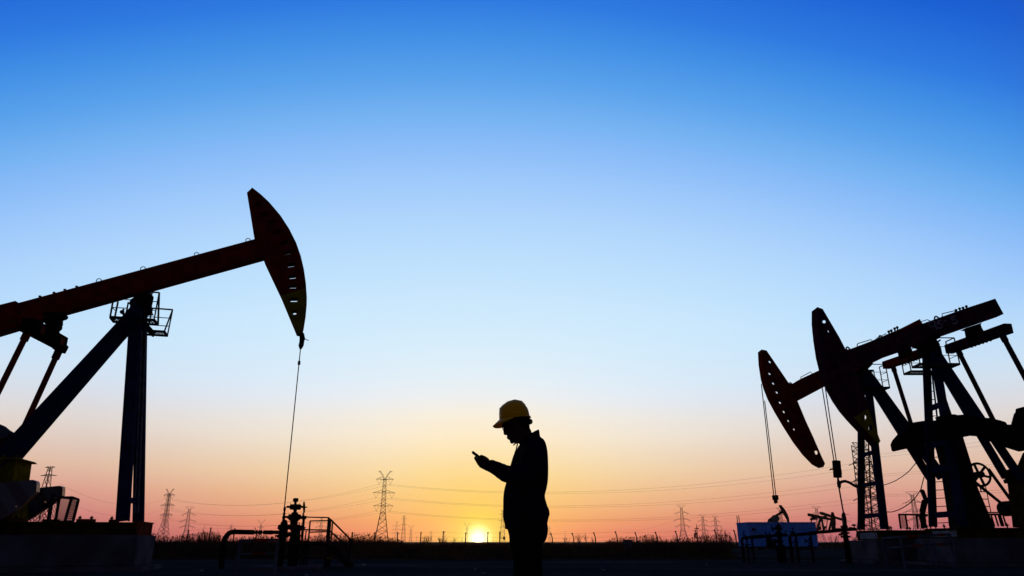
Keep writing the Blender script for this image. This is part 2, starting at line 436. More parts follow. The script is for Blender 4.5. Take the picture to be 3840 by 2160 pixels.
# horsehead: two cheek plates with lightening holes, a curved front web and a back web
C = lambda pts: cr(600, 660, 650 / 1273, pts)
outer = C([(677, 85), (638, 122), (664, 280), (690, 443), (698, 462), (745, 560), (767, 622), (828, 752), (889, 880), (1071, 823), (1072, 790), (1058, 690), (1035, 590), (1000, 490), (950, 390), (885, 290), (800, 190), (735, 130)])
tip = C([(889, 880), (945, 1015), (1002, 1152), (1033, 1159), (1052, 1110), (1068, 1010), (1076, 920), (1077, 865), (1071, 823)])
s = 650 / 1273
slots = [(720, 207, 18, 18, 0, 0), (768, 277, 17, 16, -25, 15), (818, 338, 17, 16, -24, 15), (863, 408, 17, 16, -22, 17), (908, 490, 17, 16, -18, 17), (935, 560, 17, 16, -12, 17), (960, 652, 17, 16, -8, 17), (973, 738, 17, 16, -5, 17), (980, 824, 17, 16, 0, 18)]
slots2 = [(982, 908, 17, 16, 0, 18), (988, 1000, 20, 18, 0, 0)]
def hol(lst): return [C(ell(a, b, c, d, R(e), 14, g)) for a, b, c, d, e, g in lst]
HW = 0.20
hh = None
for sgn in (-1, 1):
    w0, w1 = (-HW, -HW + .02) if sgn < 0 else (HW - .02, HW)
    # both cheeks have the same outline: traced on the near plane, then shifted
    for pts, holes, nm, mt in ((outer, hol(slots[:8]) , 'horsehead_cheek', 'red'), (tip, hol(slots2), 'horsehead_tip', 'tip')):
        b = MB(); lp = [[FL.sz(p[0], p[1], -HW) for p in q] for q in [pts] + holes]
        if nm == 'horsehead_cheek':
            lp.append([FL.sz(p[0], p[1], -HW) for p in C(ell(975, 810, 17, 15, 0, 14, 18))])
        b.poly3([[FL.P(a_, z_, w0) for a_, z_ in q] for q in lp], lp, FL.n * (w1 - w0))
        b.build(nm, mt, pj)
def ribbon(fr, pts, wref, w0, w1, th, m, name, parent):
    """plate that follows a traced edge, as wide as w0..w1"""
    q = [fr.sz(p[0], p[1], wref) for p in pts]; b = MB()
    for (a, c), (d, e) in zip(q, q[1:]):
        dx, dz = d - a, e - c; ln = math.hypot(dx, dz) or 1; nx, nz = -dz / ln * th, dx / ln * th
        v = []
        for w in (w0, w1):
            for (x, z) in ((a, c), (d, e), (d + nx, e + nz), (a + nx, c + nz)): v.append(b.bm.verts.new(fr.P(x, z, w)))
        for f in ((0, 1, 2, 3), (7, 6, 5, 4), (0, 4, 5, 1), (1, 5, 6, 2), (2, 6, 7, 3), (3, 7, 4, 0)): b._f([v[i] for i in f])
    return b.build(name, m, parent)
ribbon(FL, C([(677, 85), (735, 130), (800, 190), (885, 290), (950, 390), (1000, 490), (1035, 590), (1058, 690), (1072, 790), (1077, 865), (1076, 920), (1068, 1010), (1052, 1110), (1033, 1159)]), -HW, -HW - .01, HW + .01, -.02, 'red', 'arc_plate', pj)
ribbon(FL, C([(677, 85), (638, 122), (664, 280), (690, 443)]), -HW, -HW + .022, HW - .022, .02, 'red', 'back_plate', pj)
ribbon(FL, C([(775, 640), (828, 752), (889, 880), (1002, 1152), (1033, 1159)]), -HW, -HW + .022, HW - .022, .02, 'red', 'back_plate', pj)
# samson post
for w0_, w1_, top, bot, wt in ((-.28, -.9, (513, 1128), (460, 1953), .34), (.28, .9, (533, 1135), (519, 1957), .30)):
    b = MB(); a, c = J(top[0], top[1], w0_), J(bot[0], bot[1], w1_)
    side = FL.u
    # rolled section: web and two flanges
    b.bar(a, c, .06, wt, FL.n); b.bar(a + side * 0, c, .06, wt, FL.n)
    b = MB()
    for k in (-1, 1): b.bar(a + side * k * (wt / 2 - .02), c + side * k * (wt / 2 - .02) , .22, .035, side)
    b.bar(a, c, .03, wt - .07, side)
    b.bar(a + FL.n * .0, c, .18, wt - .09, side)
    b.build('post_leg', 'blue', pj)
for y, wa in ((1650, .62), (1871, .83)):
    f = (y - 1128) / (1953 - 1128)
    a = J(513 + (460 - 513) * f, y, -.28 - .62 * f); c = J(533 + (519 - 533) * f, y, .28 + .62 * f); c.z = a.z
    b = MB(); b.bar(a, c, .06, .16); b.build('cross_brace', 'blue', pj)
for k, (w0_, w1_) in enumerate(((-.22, -.5), (.22, .5))):
    b = MB(); a = J(512 + 8 * k, 1178 - 14 * k, w0_); c = J(16 + 26 * k, 1716 , w1_)
    for q in (-1, 1): b.bar(a + Vector((0, 0, q * .26)), c + Vector((0, 0, q * .26)), .24, .04)
    b.bar(a, c, .20, .50)
    b.build('rear_strut', 'blue', pj)
b = MB()
b.prism(FL, [(484, 1138), (488, 1124), (505, 1112), (560, 1090), (557, 1108), (553, 1124), (555, 1150), (560, 1160), (548, 1160), (498, 1170)], -.34, .34)
b.tube(J(527, 1130, -.5), J(527, 1130, .5), .13, 14)
b.tube(J(560, 1106, -.2), J(573, 1100, -.2), .03); b.tube(J(556, 1148, -.25), J(562, 1156, -.25), .06)
b.build('centre_bearing', 'black', pj)
b = MB(); q = J(458, 1170, -.25); b.ball(q, .07); b.tube(q, q + Vector((.15, 0, -.18)), .04); b.ball(q + Vector((.03, 0, .08)), .035); b.build('grease_fitting', 'black', pj)
# ladder between the post legs
b = MB()
t0, t1 = (533, 1240), (505, 1924); u0, u1 = (547, 1240), (518, 1924)
b.bar(J(*t0, .1), J(*t1, .55), .035); b.bar(J(*u0, .1), J(*u1, .55), .035)
for i in range(17):
    f = (i + .6) / 17; w = .1 + .45 * f
    b.bar(J(t0[0] + (t1[0] - t0[0]) * f, t0[1] + (t1[1] - t0[1]) * f, w), J(u0[0] + (u1[0] - u0[0]) * f, u0[1] + (u1[1] - u0[1]) * f + 3, w), .025)
b.build('ladder', 'rung', pj)
# two service platforms, one on either side of the beam
E = lambda x, y, w: J(380 + x * .16563, 1060 + y * .16563, w)
wn0, wn1 = -1.15, -.62
def lvl(p, z): p = Vector(p); p.z = z; return p
zA = E(200, 778, wn0).z
cn = [lvl(E(200, 778, wn0), zA), lvl(E(1195, 835, wn0), zA), lvl(E(1285, 940, wn1), zA), lvl(E(285, 882, wn1), zA)]
wm = (wn0 + wn1) / 2
bars = [(cn[0], E(265, 410, wn0), .02), (cn[3], E(378, 430, wn1), .02), (E(245, 560, wn0), E(580, 578, wn0), .011), (E(360, 568, wn1), E(250, 570, wn0), .008),
        (cn[1], E(1310, 225, wm), .02), (cn[2], E(1310, 225, wm), .022), (E(950, 205, wm), E(1310, 225, wm), .02), (E(980, 415, wm), E(1262, 432, wm), .011), (E(1000, 612, wm), E(1232, 627, wm), .011),
        (E(540, 380, wm), E(660, 390, wm), .011), (E(612, 445, wm), E(560, 700, wm), .018), (E(612, 445, wm), E(680, 520, wm), .018), (E(250, 570, wn0), E(330, 640, wn1), .009)]
deck(pj, cn, bars)
wf0, wf1 = .62, 1.15
zB = zA
f = E(1425, 1108, wf0).z
cf = [lvl(E(500, 1070, wf0), f), lvl(E(1425, 1108, wf0), f), lvl(E(1495, 1200, wf1), f), lvl(E(540, 1135, wf1), f)]
wm2 = .88
bars = [(cf[1], E(1615, 612, wm2), .018), (cf[2], E(1615, 612, wm2), .02), (E(1080, 573, wm2), E(1615, 612, wm2), .022), (E(1040, 768, wm2), E(1568, 805, wm2), .012), (E(1070, 955, wm2), E(1530, 985, wm2), .012), (E(1155, 585, wm2), E(1060, 1010, wm2), .018)]
deck(pj, cf, bars)
b = MB(); b.bar(E(930, 880, .3), E(1180, 1170, .9), .1, .14); b.bar(E(640, 990, -.2), E(720, 1060, .6), .08, .1); b.bar(E(1180, 1170, .9), E(1165, 1225, .9), .05); b.build('platform_bracket', 'steel', pj)
# equalizer, its bearing, pitman arms
G = lambda x, y, w: J(x * .207, 1060 + y * .207, w)
b = MB(); a, c = G(560, 800, -1.2), G(1090, 1090, 1.25); d = (c - a).normalized()
b.bar(a - d * .25, c + d * .12, .34, .40); b.build('equalizer', 'black', pj)
for f_, ln in ((.12, .28), (.80, .34)):
    b = MB(); a2 = a.lerp(c, f_); b.bar(a2, a2 + d * ln, .345, .24); b.build('reinforcing_plate', 'rust', pj)
b = MB(); p = G(960, 745, 0); b.prism(FL, [(q[0], q[1], 0) for q in cr(0, 1060, .207, [(830, 560), (1190, 575), (1200, 605), (1165, 640), (1105, 655), (1100, 740), (1040, 830), (1040, 960), (900, 900), (850, 760)])], -.22, .22)
b.tube(p - FL.n * .5, p + FL.n * .5, .12, 14); b.tube(G(1150, 620, 0), G(1180, 640, 0), .03); b.build('equalizer_bearing', 'black', pj)
for (tx, ty, w, bx, by, e) in ((107, 1240, -1.2, -128, 1715, 0), (222, 1312, 1.25, 22, 1752, 1)):
    b = MB(); a = J(tx, ty, w); c = J(bx, by, w); dd = (c - a).normalized(); b.bar(a, c, .125); b.bar(a + dd * .02, a + dd * .32, .17); b.build('pitman_arm', 'red', pj)
b = MB(); q = cr(0, 1060, .207, [(985, 1155), (1190, 1110), (1222, 1145), (1205, 1190), (1160, 1272), (1100, 1262), (1020, 1242), (965, 1205)])
b.prism(FL, [(x, y, 1.25) for x, y in q], 1.12, 1.38, holes=[cr(0, 1060, .207, [(1043, 1188), (1115, 1205), (1112, 1216), (1042, 1199)])]); b.build('wrist_clevis', 'black', pj)
# gear reducer, its stand, cranks with striped ends
b = MB(); b.prism(FL, [(60, 1722), (47, 1812), (44, 1960), (-360, 1960), (-360, 1722)], -.55, .7)
b.build('reducer_stand', 'yellow', pj, bevel=.02)
b = MB(); b.prism(FL, [(70, 1722), (62, 1714), (-360, 1712), (-360, 1724)], -.68, .8)
for x in (12, 60): b.tube(J(x, 1716, -.6), J(x, 1704, -.6), .03)
b.build('stand_cap_plate', 'yellow', pj)
b = MB(); b.prism(FL, [(30, 1640), (38, 1712), (-360, 1712), (-360, 1640)], -.5, .5); b.build('gear_reducer', 'maroon', pj, bevel=.05)
b = MB(); b.prism(FL, cr(0, 1560, .3036, [(-800, 20), (-60, 80), (0, 105), (60, 155), (130, 195), (143, 215), (125, 228), (100, 225), (95, 268), (0, 275), (-800, 275)]), -.62, -.2); b.build('reducer_cover', 'white', pj, bevel=.03)
for w, pl, tag_ in ((-1.35, [(138, 1812), (134, 1803), (121, 1799), (60, 1805), (-260, 1838), (-260, 1985), (-40, 1972), (60, 1915), (136, 1843)], 0), (.95, [(235.5, 1830), (232, 1824), (222, 1821.5), (60, 1838), (-240, 1858), (-240, 1975), (40, 1966), (95, 1953), (200, 1886), (233, 1858)], 1)):
    b = MB(); b.prism(FL, [(x, y, w) for x, y in pl], w, w + .26, holes=[ell(170 if tag_ else 60, 1883 if tag_ else 1900, 4, 5, 0, 8)]); b.build('crank_arm', 'warn', pj)
# wire guard around the cranks
b = MB()
P = [J(223, 1865, -.2), J(269, 1864, -.2), J(294.5, 1873, .75)]
Q = [J(208, 1956, -.2), J(243, 1956, -.2), J(274, 1956, .75)]
for a, c in zip(P, Q): b.bar(a, c, .06)
b.bar(J(199, 1851, -.9), J(182, 1956, -.9), .07)
for a, c in zip(P, P[1:]): b.bar(a, c, .05)
for a, c in zip(Q, Q[1:]): b.bar(a, c, .05)
b.bar(P[0], J(199, 1853, -.9), .04); b.bar(P[2], J(236, 1868, 1.2), .04)
b.build('guard_frame', 'steel', pj)
b = MB()
def meshpanel(b, a, c, d, e, n, r=.0055):
    """chain link between the corners a-c (top) and d-e (bottom)"""
    w = (c - a).length; h = (d - a).length; k = max(2, int(round(n * h / w)))
    pt = lambda u, v: a.lerp(c, u).lerp(d.lerp(e, u), v)
    for i in range(-k, n):
        for sg in (0, 1):
            u0, v0 = i / n, 0.0; u1, v1 = (i + k) / n, 1.0
            if u0 < 0: v0 = -u0 * n / k; u0 = 0
            if u1 > 1: v1 = 1 - (u1 - 1) * n / k; u1 = 1
            if v1 <= v0: continue
            if sg: b.bar(pt(1 - u0, v0), pt(1 - u1, v1), r * 2)
            else: b.bar(pt(u0, v0), pt(u1, v1), r * 2)
meshpanel(b, P[0], P[1], Q[0], Q[1], 6); meshpanel(b, P[1], P[2], Q[1], Q[2], 8)
meshpanel(b, J(150, 1900, .2), P[0], J(100, 1956, .2), Q[0], 8)
b.build('guard_mesh', 'steel', pj)
# skid base
z1 = J(300, 1957, -1.0).z; z0 = J(300, 2006, -1.0).z
s1 = FL.sz(540, 1980, 0)[0]; sL = -9.5
b = MB()
for w in (-.98, .72):
    b.fbox(FL, sL, s1, w, w + .26, z1 - .04, z1); b.fbox(FL, sL, s1, w, w + .26, z0, z0 + .04); b.fbox(FL, sL, s1 - .02, w + .09, w + .17, z0 + .04, z1 - .04)
for k in range(8): b.fbox(FL, s1 - .25 - k * 1.25, s1 - .1 - k * 1.25, -.8, .8, z0 + .05, z1 - .05)
b.build('base_skid', 'olive', pj)
b = MB(); b.fbox(FL, s1, s1 + .03, -.98, .98, z0, z1); b.fbox(FL, s1 - .1, s1 + .06, -1.0, 1.0, z1, z1 + .03)
b.fbox(FL, s1 - .1, s1 + .06, -1.0, 1.0, z0 - .001, z0 + .025); b.build('end_plate', 'rust', pj)
for x0, x1_, wv in ((286, 351, -.2), (408, 440, .1), (160, 215, .3), (-40, 80, -.6)):
    b = MB(); sa, sb = FL.sz(x0, 1950, wv)[0], FL.sz(x1_, 1950, wv)[0]; b.fbox(FL, sa, sb, wv, wv + .25, z1 + .001, z1 + .10)
    b.build('mounting_pad', 'rust', pj)
for x, w in ((300, -.1), (344, -.1), (420, .2), (210, .3), (470, -.9), (443, -.9), (505, .9), (532, .9), (60, -.5)):
    sa = FL.sz(x, 1940, w)[0]; b = MB(); p = FL.P(sa, z1 + .03, w); b.tube(p, p + Vector((0, 0, .16)), .02); b.tube(p + Vector((0, 0, .08)), p + Vector((0, 0, .13)), .045, 6); b.build('anchor_bolt', 'galv', pj)
# bridle and polished rod
def rod_set(fr, w, pts, name, parent, r, m='steel'):
    b = MB(); b.path([fr.J(x, y, w) for x, y in pts], r, 8); return b.build(name, m, parent)
b = MB(); q = lambda x, y: J(600 + x * s, 660 + y * s, 0)
b.path([q(1043, 1150), q(1044, 1180), q(1042, 1215), q(1036, 1245), q(1032, 1270)], [.05, .09, .085, .09, .04], 8)
b.ball(q(1052, 1195), .07); b.tube(q(1050, 1192), q(1092, 1208), .013); b.tube(q(1033, 1160), q(1060, 1165), .03); b.tube(q(1026, 1235), q(1052, 1238), .045)
b.build('rope_clamp', 'black', pj)
rb = rod_set(FL, 0, [(1127, 1306), (1066.5, 1905)], 'polished_rod', pj, .017)
b = MB(); b.tube(J(1122.3, 1354, 0), J(1121, 1368, 0), .045, 8); b.build('rod_clamp', 'black', pj)
# concrete foundation
ft = MB(); ss0, ss1 = sL - .5, FL.sz(548, 2040, 0)[0]
ft.fbox(FL, ss0, ss1, -1.15, 1.15, .14, z0 - .003)
for k in range(3): pass
f0 = single('concrete_foundation', ft, 'concrete', 'grey concrete block carrying the yellow skid of the left pumpjack', 'foundation', FL.P((ss0 + ss1) / 2, .14, 0), bevel=.03)
pl = MB(); pl.fbox(FL, ss0 - .2, ss1 + .28, -1.4, 1.4, -.05, .137); o_ = pl.build('footing', 'concrete', f0)
# ---- the two right pumpjacks ---------------------------------------
FB = Frame(3490, 1975, 27.0); FC = Frame(3240, 1985, 31.0)
pjB = thing('pumpjack', FB.P(0, 0, 0), 'nearest right pumpjack, painted digits on its rising beam and a yellow horsehead tip', 'pumpjack')
pjC = thing('pumpjack', FC.P(0, 0, 0), 'red pumpjack half hidden behind the nearest right one, pierced horsehead, unconnected hanging ropes', 'pumpjack')
A3 = lambda pts: cr(2780, 1080, .4831, pts)
B3 = lambda pts: cr(3280, 1080, .3865, pts)

def beam3(fr, root, top, bot, hw, m):
    b = MB(); b.prism(fr, [(x, y, -hw) for x, y in top] + [(x, y, (hw if len(t) < 1 else t[0])) for x, y, *t in bot], -hw, hw)
    return b.build('walking_beam', m, root)
# pumpjack B: beam
hwB = .22
beam3(FB, pjB, A3([(780, 500), (812, 480), (860, 468), (1000, 415), (1242, 312)]) + B3([(120, 460), (330, 392), (465, 345), (540, 318), (900, 190), (1010, 155), (1170, 102)]),
      [(q[0], q[1], -hwB) for q in B3([(1252, 252)])] + B3([(1000, 347), (590, 490)]) + B3([(335, 582), (250, 620), (0, 706)]) + A3([(1000, 582), (890, 628), (800, 660)]), hwB, 'maroon')
def cheeks(fr, root, near, cut, holes_main, holes_tip, T, m, mt, w0):
    """near: outline; cut: index split -> (main outline, tip outline)"""
    for a, b_ in ((w0, w0 + .02), (w0 + T - .02, w0 + T)):
        for pts, hl, nm, mm in ((near, holes_main, 'horsehead_cheek', m), (cut, holes_tip, 'horsehead_tip', mt)):
            if not pts: continue
            b = MB(); lp = [[fr.sz(p[0], p[1], w0) for p in q] for q in [pts] + hl]
            b.poly3([[fr.P(x, z, a) for x, z in q] for q in lp], lp, fr.n * (b_ - a)); b.build(nm, mm, root)
arcB = [(590, 148), (590, 250), (603, 380), (625, 520), (655, 640), (700, 760), (755, 860), (810, 940), (870, 1010), (955, 1100), (1030, 1180), (1062, 1215)]
mainB = A3(arcB[:9] + [(985, 932), (960, 840), (905, 700), (880, 640), (812, 480), (760, 380), (632, 162)])
tipB = A3(arcB[8:] + [(1080, 1188), (1048, 1105), (985, 932)])
hB = [(643, 262, 13, 12), (655, 345, 26, 18), (680, 433, 28, 19), (695, 518, 27, 19), (725, 603, 26, 20), (757, 688, 26, 20), (797, 772, 25, 21), (835, 855, 25, 21), (890, 932, 24, 21)]
cheeks(FB, pjB, mainB, tipB, [A3(ell(x, y, a, b_, R(-15), 14)) for x, y, a, b_ in hB], [A3(ell(948, 1005, 23, 23)), A3(ell(1000, 1083, 19, 20))], .56, 'maroon', 'tip', -.25)
ribbon(FB, A3(arcB), -.25, -.26, .32, .02, 'maroon', 'arc_plate', pjB)
ribbon(FB, A3([(590, 148), (632, 162)]), -.25, -.25, .25, -.02, 'maroon', 'top_plate', pjB)
ribbon(FB, A3([(632, 162), (760, 380), (812, 480)]), -.25, -.228, -.1, -.02, 'maroon', 'back_plate', pjB)
# pumpjack C: head and beam
arcC = [(157, 477), (163, 580), (180, 690), (200, 762), (235, 850), (292, 955), (362, 1072), (432, 1182), (510, 1285), (585, 1362), (638, 1390)]
mainC = A3(arcC + [(650, 1362), (620, 1300), (560, 1160), (500, 1030), (437, 878), (395, 745), (370, 740), (197, 485)])
hC = [(217, 577, 10, 10), (233, 657, 23, 18), (262, 733, 23, 18), (290, 803, 23, 18), (315, 883, 23, 18), (345, 955, 23, 18), (380, 1025, 22, 18), (425, 1092, 22, 18), (470, 1155, 18, 17), (525, 1212, 18, 16), (580, 1278, 13, 16)]
cheeks(FC, pjC, mainC, None, [A3(ell(x, y, a, b_, R(-10), 14)) for x, y, a, b_ in hC], [], .5, 'red', 'red', -.25)
ribbon(FC, A3(arcC), -.25, -.26, .26, .02, 'red', 'arc_plate', pjC)
ribbon(FC, A3([(157, 477), (197, 485)]), -.25, -.25, .25, -.02, 'red', 'top_plate', pjC)
beam3(FC, pjC, A3([(370, 758), (395, 745), (460, 705), (605, 638)]) + [(3300, 1271), (3449, 1196)], [(3461, 1215, -.2), (3475, 1262, .2)] + A3([(662, 756), (437, 876), (410, 870)]), .2, 'red')
# crown bearings
for fr, root, x, y, pts in ((FB, pjB, 3490, 1305, B3([(395, 560), (450, 575), (455, 640), (600, 650), (590, 560), (560, 520), (600, 500), (560, 460), (440, 520)])),
                            (FC, pjC, 3240, 1385, A3([(905, 650), (890, 680), (920, 760), (1010, 760), (1000, 680), (960, 640), (1000, 600), (960, 560), (880, 600)]))):
    b = MB(); b.prism(fr, [(p[0], p[1], 0) for p in pts], -.3, .3); b.tube(fr.J(x, y, -.5), fr.J(x, y, .5), .13, 14)
    b.tube(fr.J(x + 25, y - 22, 0), fr.J(x + 36, y - 30, 0), .03); b.tube(fr.J(x + 20, y + 5, -.3), fr.J(x + 32, y + 5, -.3), .05)
    b.build('centre_bearing', 'black', root)
# post legs, struts, cross braces, ladders
def leg(fr, root, p0, w0, p1, w1, wt, name='post_leg', m='blue', dp=.10):
    a, c = fr.J(p0[0], p0[1], w0), fr.J(p1[0], p1[1], w1); b = MB()
    x = (c - a).cross(fr.n).normalized()
    for k in (-1, 1): b.bar(a + x * k * (wt / 2 - .02), c + x * k * (wt / 2 - .02), dp + .02, .035, x)
    b.bar(a, c, dp, wt - .08, x); return b.build(name, m, root)
leg(FB, pjB, (3472, 1300), .35, (3499, 1975), 1.0, .27); leg(FB, pjB, (3502, 1318), -.35, (3611, 1972), -1.0, .30)
leg(FC, pjC, (3229, 1395), .3, (3230, 1987), 1.0, .27); leg(FC, pjC, (3250, 1400), -.3, (3317, 1984), -1.0, .30)
leg(FB, pjB, (3492, 1320), .3, (3772, 1790), .95, .29, 'rear_strut'); leg(FB, pjB, (3508, 1318), -.3, (3832, 1800), -.95, .29, 'rear_strut')
leg(FC, pjC, (3236, 1395), .3, (3487, 1793), .95, .32, 'rear_strut'); leg(FC, pjC, (3262, 1415), -.3, (3535, 1792), -.95, .40, 'rear_strut')
def lerp2(a, c, f): return (a[0] + (c[0] - a[0]) * f, a[1] + (c[1] - a[1]) * f)
def cross(fr, root, n0, n1, f0, f1, ys, h):
    for y in ys:
        f = (y - n0[1]) / (n1[1] - n0[1]); a = fr.J(*lerp2(n0, n1, f), -.33 - .67 * f)
        g = (a.z - fr.J(*f0, .33).z) / (fr.J(*f1, 1.0).z - fr.J(*f0, .33).z); c = fr.J(*f0, .33).lerp(fr.J(*f1, 1.0), g)
        b = MB(); b.bar(a, c, .08, h); b.build('cross_brace', 'blue', root)
cross(FB, pjB, (3502, 1318), (3611, 1972), (3472, 1300), (3499, 1975), (1515, 1655, 1748, 1925), .2)
cross(FC, pjC, (3250, 1400), (3317, 1984), (3229, 1395), (3230, 1987), (1500, 1694, 1810, 1930), .16)
def ladder(fr, root, a0, a1, b0, b1, w0, w1, n):
    b = MB(); b.bar(fr.J(*a0, w0), fr.J(*a1, w1), .045); b.bar(fr.J(*b0, w0), fr.J(*b1, w1), .045)
    for i in range(n):
        f = (i + .5) / n; w = w0 + (w1 - w0) * f; p = fr.J(*lerp2(b0, b1, f), w); q_ = fr.J(*lerp2(a0, a1, f), w); q_.z = p.z - .02
        b.bar(q_, p, .028)
    return b.build('ladder', 'steel', root)
ladder(FB, pjB, (3474, 1390), (3508, 1970), (3494, 1390), (3562, 1975), .35, .9, 19)
ladder(FC, pjC, (3228, 1500), (3232, 1985), (3250, 1500), (3270, 1985), .35, .9, 17)
# equalizers, pitmans
def equal(fr, root, pf, pn, wf, wn, h, bx, by, m, cb):
    a, c = fr.J(*pf, wf), fr.J(*pn, wn); d = (c - a).normalized(); b = MB(); b.bar(a - d * .2, c + d * .2, .30, h); b.build('equalizer', m, root)
    b = MB(); b.prism(fr, [(p[0], p[1], 0) for p in cb], -.2, .2); b.tube(fr.J(bx, by, -.42), fr.J(bx, by, .42), .13, 14)
    mid = a.lerp(c, .5); b.bar(fr.J(bx, by, 0), mid, .45, .4); b.build('equalizer_bearing', 'black', root)
    for k in range(6):
        b = MB(); p = a.lerp(c, .38 + .07 * k) - Vector((0, 0, h / 2)); b.tube(p, p - Vector((0, 0, .07)), .03, 6); b.build('bolt', 'steel', root)
equal(FB, pjB, (3569, 1306), (3768, 1236), 1.45, -1.45, .36, 3652, 1250, 'maroon', B3([(860, 400), (900, 405), (915, 480), (1040, 450), (1010, 400), (1000, 370), (1010, 350), (975, 362)]))
equal(FC, pjC, (3330, 1367), (3476, 1318), 1.45, -1.45, .34, 3392, 1318, 'red', B3([(245, 615), (330, 585), (350, 640), (260, 670)]))
for fr, root, a, w, c in ((FB, pjB, (3591, 1310), 1.45, (3728, 1582)), (FB, pjB, (3757, 1254), -1.45, (3965, 1640)), (FC, pjC, (3348, 1372), 1.45, (3420, 1600)), (FC, pjC, (3482, 1325), -1.45, (3572, 1590))):
    b = MB(); b.bar(fr.J(*a, w), fr.J(*c, w), .13); dd = (fr.J(*c, w) - fr.J(*a, w)).normalized(); b.bar(fr.J(*a, w) + dd * .05, fr.J(*a, w) + dd * .28, .16); b.build('pitman_arm', 'maroon', root)
# platforms with rails
def platform(fr, root, xr, yr, xl, yl, w0, w1, right, top_dx=0):
    z = fr.J(xr, yr, w0).z; lo = min(w0, w1)
    c = [lvl(fr.J(xl, yl, w0), z), lvl(fr.J(xr, yr, w0), z), lvl(fr.J(xr, yr, w0), z) + fr.n * (w1 - w0), lvl(fr.J(xl, yl, w0), z) + fr.n * (w1 - w0)]
    bars = []; e = -.18 * (1 if right else -1)
    tops = [p + Vector((-e * 0 + (0.0), 0, 1.05)) for p in c]
    mid = (tops[0] + tops[3]) / 2
    for i, p in enumerate(c):
        t = p + Vector((0, 0, 1.0)) - fr.n * 0; t = t + fr.u * (-.0); bars.append((p, t, .016))
    def rl(h, r):
        q = [p + Vector((0, 0, h)) for p in c]
        bars.append((q[0], q[1], r)); bars.append((q[1], q[2], r)); bars.append((q[3], q[0], r))
    for h, r in ((1.0, .016), (.66, .009), (.33, .009)): rl(h, r)
    m_ = (c[0] + c[1]) / 2; bars.append((m_, m_ + Vector((0, 0, 1.0)), .014))
    deck(root, c, bars)
platform(FB, pjB, 3599, 1365, 3450, 1362, -1.2, -.65, True)
platform(FB, pjB, 3545, 1392, 3416, 1388, .65, 1.2, False)
platform(FC, pjC, 3336, 1453, 3190, 1452, -1.15, -.62, True)
platform(FC, pjC, 3290, 1470, 3180, 1468, .62, 1.15, False)
# fittings on top of the beams
K = lambda x, y: (3100 + x * .16565, 1160 + y * .16565)
def top_loop(fr, root, pts, r, name='handrail'):
    b = MB(); b.path([fr.J(x, y, 0) for x, y in pts], r, 6); return b.build(name, 'steel', root)
top_loop(FB, pjB, [K(695, 835), K(690, 795), K(705, 775), K(1000, 685), K(1038, 718)], .018)
top_loop(FB, pjB, [K(1125, 685), K(1120, 660), K(1340, 550), K(1365, 585)], .016)
top_loop(FB, pjB, B3([(655, 278), (655, 250), (770, 222), (785, 234)]), .018); top_loop(FB, pjB, B3([(450, 345), (452, 326), (510, 307), (540, 320)]), .016)
top_loop(FC, pjC, A3([(462, 704), (462, 692), (540, 650), (548, 664)]), .018)
for pts in ([K(450, 920), K(443, 870), K(465, 850), K(490, 865), K(520, 895)], [K(1190, 665), K(1185, 612), K(1205, 592), K(1228, 605), K(1258, 640)], B3([(580, 303), (585, 278), (595, 274), (606, 280), (625, 294)])):
    top_loop(FB, pjB, pts, .03, 'lifting_eye')
top_loop(FC, pjC, A3([(372, 748), (374, 736), (382, 735), (390, 742), (392, 748)]), .03, 'lifting_eye')
for x, y in [K(1412, 545), K(1470, 520), K(1545, 475), K(1605, 448)] + B3([(793, 232), (828, 217), (860, 209), (893, 195)]):
    b = MB(); p = FB.J(x, y, 0); b.tube(p - Vector((0, 0, .12)), p + Vector((0, 0, .05)), .03, 8); b.ball(p + Vector((0, 0, .07)), .055, 8, 6); b.build('bolt', 'steel', pjB)
# digits painted by hand on the beam
strokes = [[(590, 338), (575, 322), (553, 320), (532, 332), (527, 352), (535, 370), (555, 377), (577, 366), (588, 345)], [(590, 338), (594, 370), (602, 402)],
           [(648, 313), (612, 325), (614, 352)], [(614, 352), (638, 342), (655, 352), (658, 372), (645, 388), (620, 390), (606, 380)], [(662, 326), (702, 312)],
           [(786, 268), (742, 288), (748, 312)], [(748, 312), (775, 300), (795, 308), (801, 325), (790, 342), (770, 348), (752, 342)]]
for grp in ((0, 1), (2, 3), (4,), (5, 6)):
    b = MB()
    for st in [strokes[i] for i in grp]:
        q = [FB.J(*B3([p])[0], -hwB - .006) for p in st]
        for a, c in zip(q, q[1:]): b.bar(a, c, .055, .004, FB.n)
    b.build('painted_dash' if grp == (4,) else 'painted_digit', 'chalk', pjB)
# cranks with counterweights, reducers and stands
b = MB(); b.prism(FC, [(3338, 1668, -.95), (3343, 1691, -.95), (3350, 1694, -.95), (3397, 1683), (3560, 1650), (3600, 1600), (3560, 1582), (3500, 1576), (3462, 1578), (3423, 1584), (3412, 1600), (3395, 1608, -.95), (3364, 1630, -.95), (3345, 1652, -.95)], -1.35, -.95); b.build('counterweight', 'black', pjC, bevel=.03)
b = MB(); b.prism(FC, [(3400, 1655), (3560, 1640), (3590, 1600), (3560, 1590), (3440, 1600)], .95, 1.3); b.build('counterweight', 'black', pjC, bevel=.03)
b = MB(); b.prism(FB, [(3520, 1579), (3530, 1569), (3558, 1553), (3585, 1553), (3590, 1556), (3612, 1554), (3660, 1565), (3690, 1566), (3716, 1567), (3728, 1570), (3750, 1575), (3773, 1582), (3779, 1592), (3790, 1591), (3830, 1600), (3850, 1690), (3760, 1662), (3700, 1632), (3661, 1629), (3608, 1639), (3560, 1645), (3525, 1640)], -1.35, -.95); b.build('counterweight', 'black', pjB, bevel=.03)
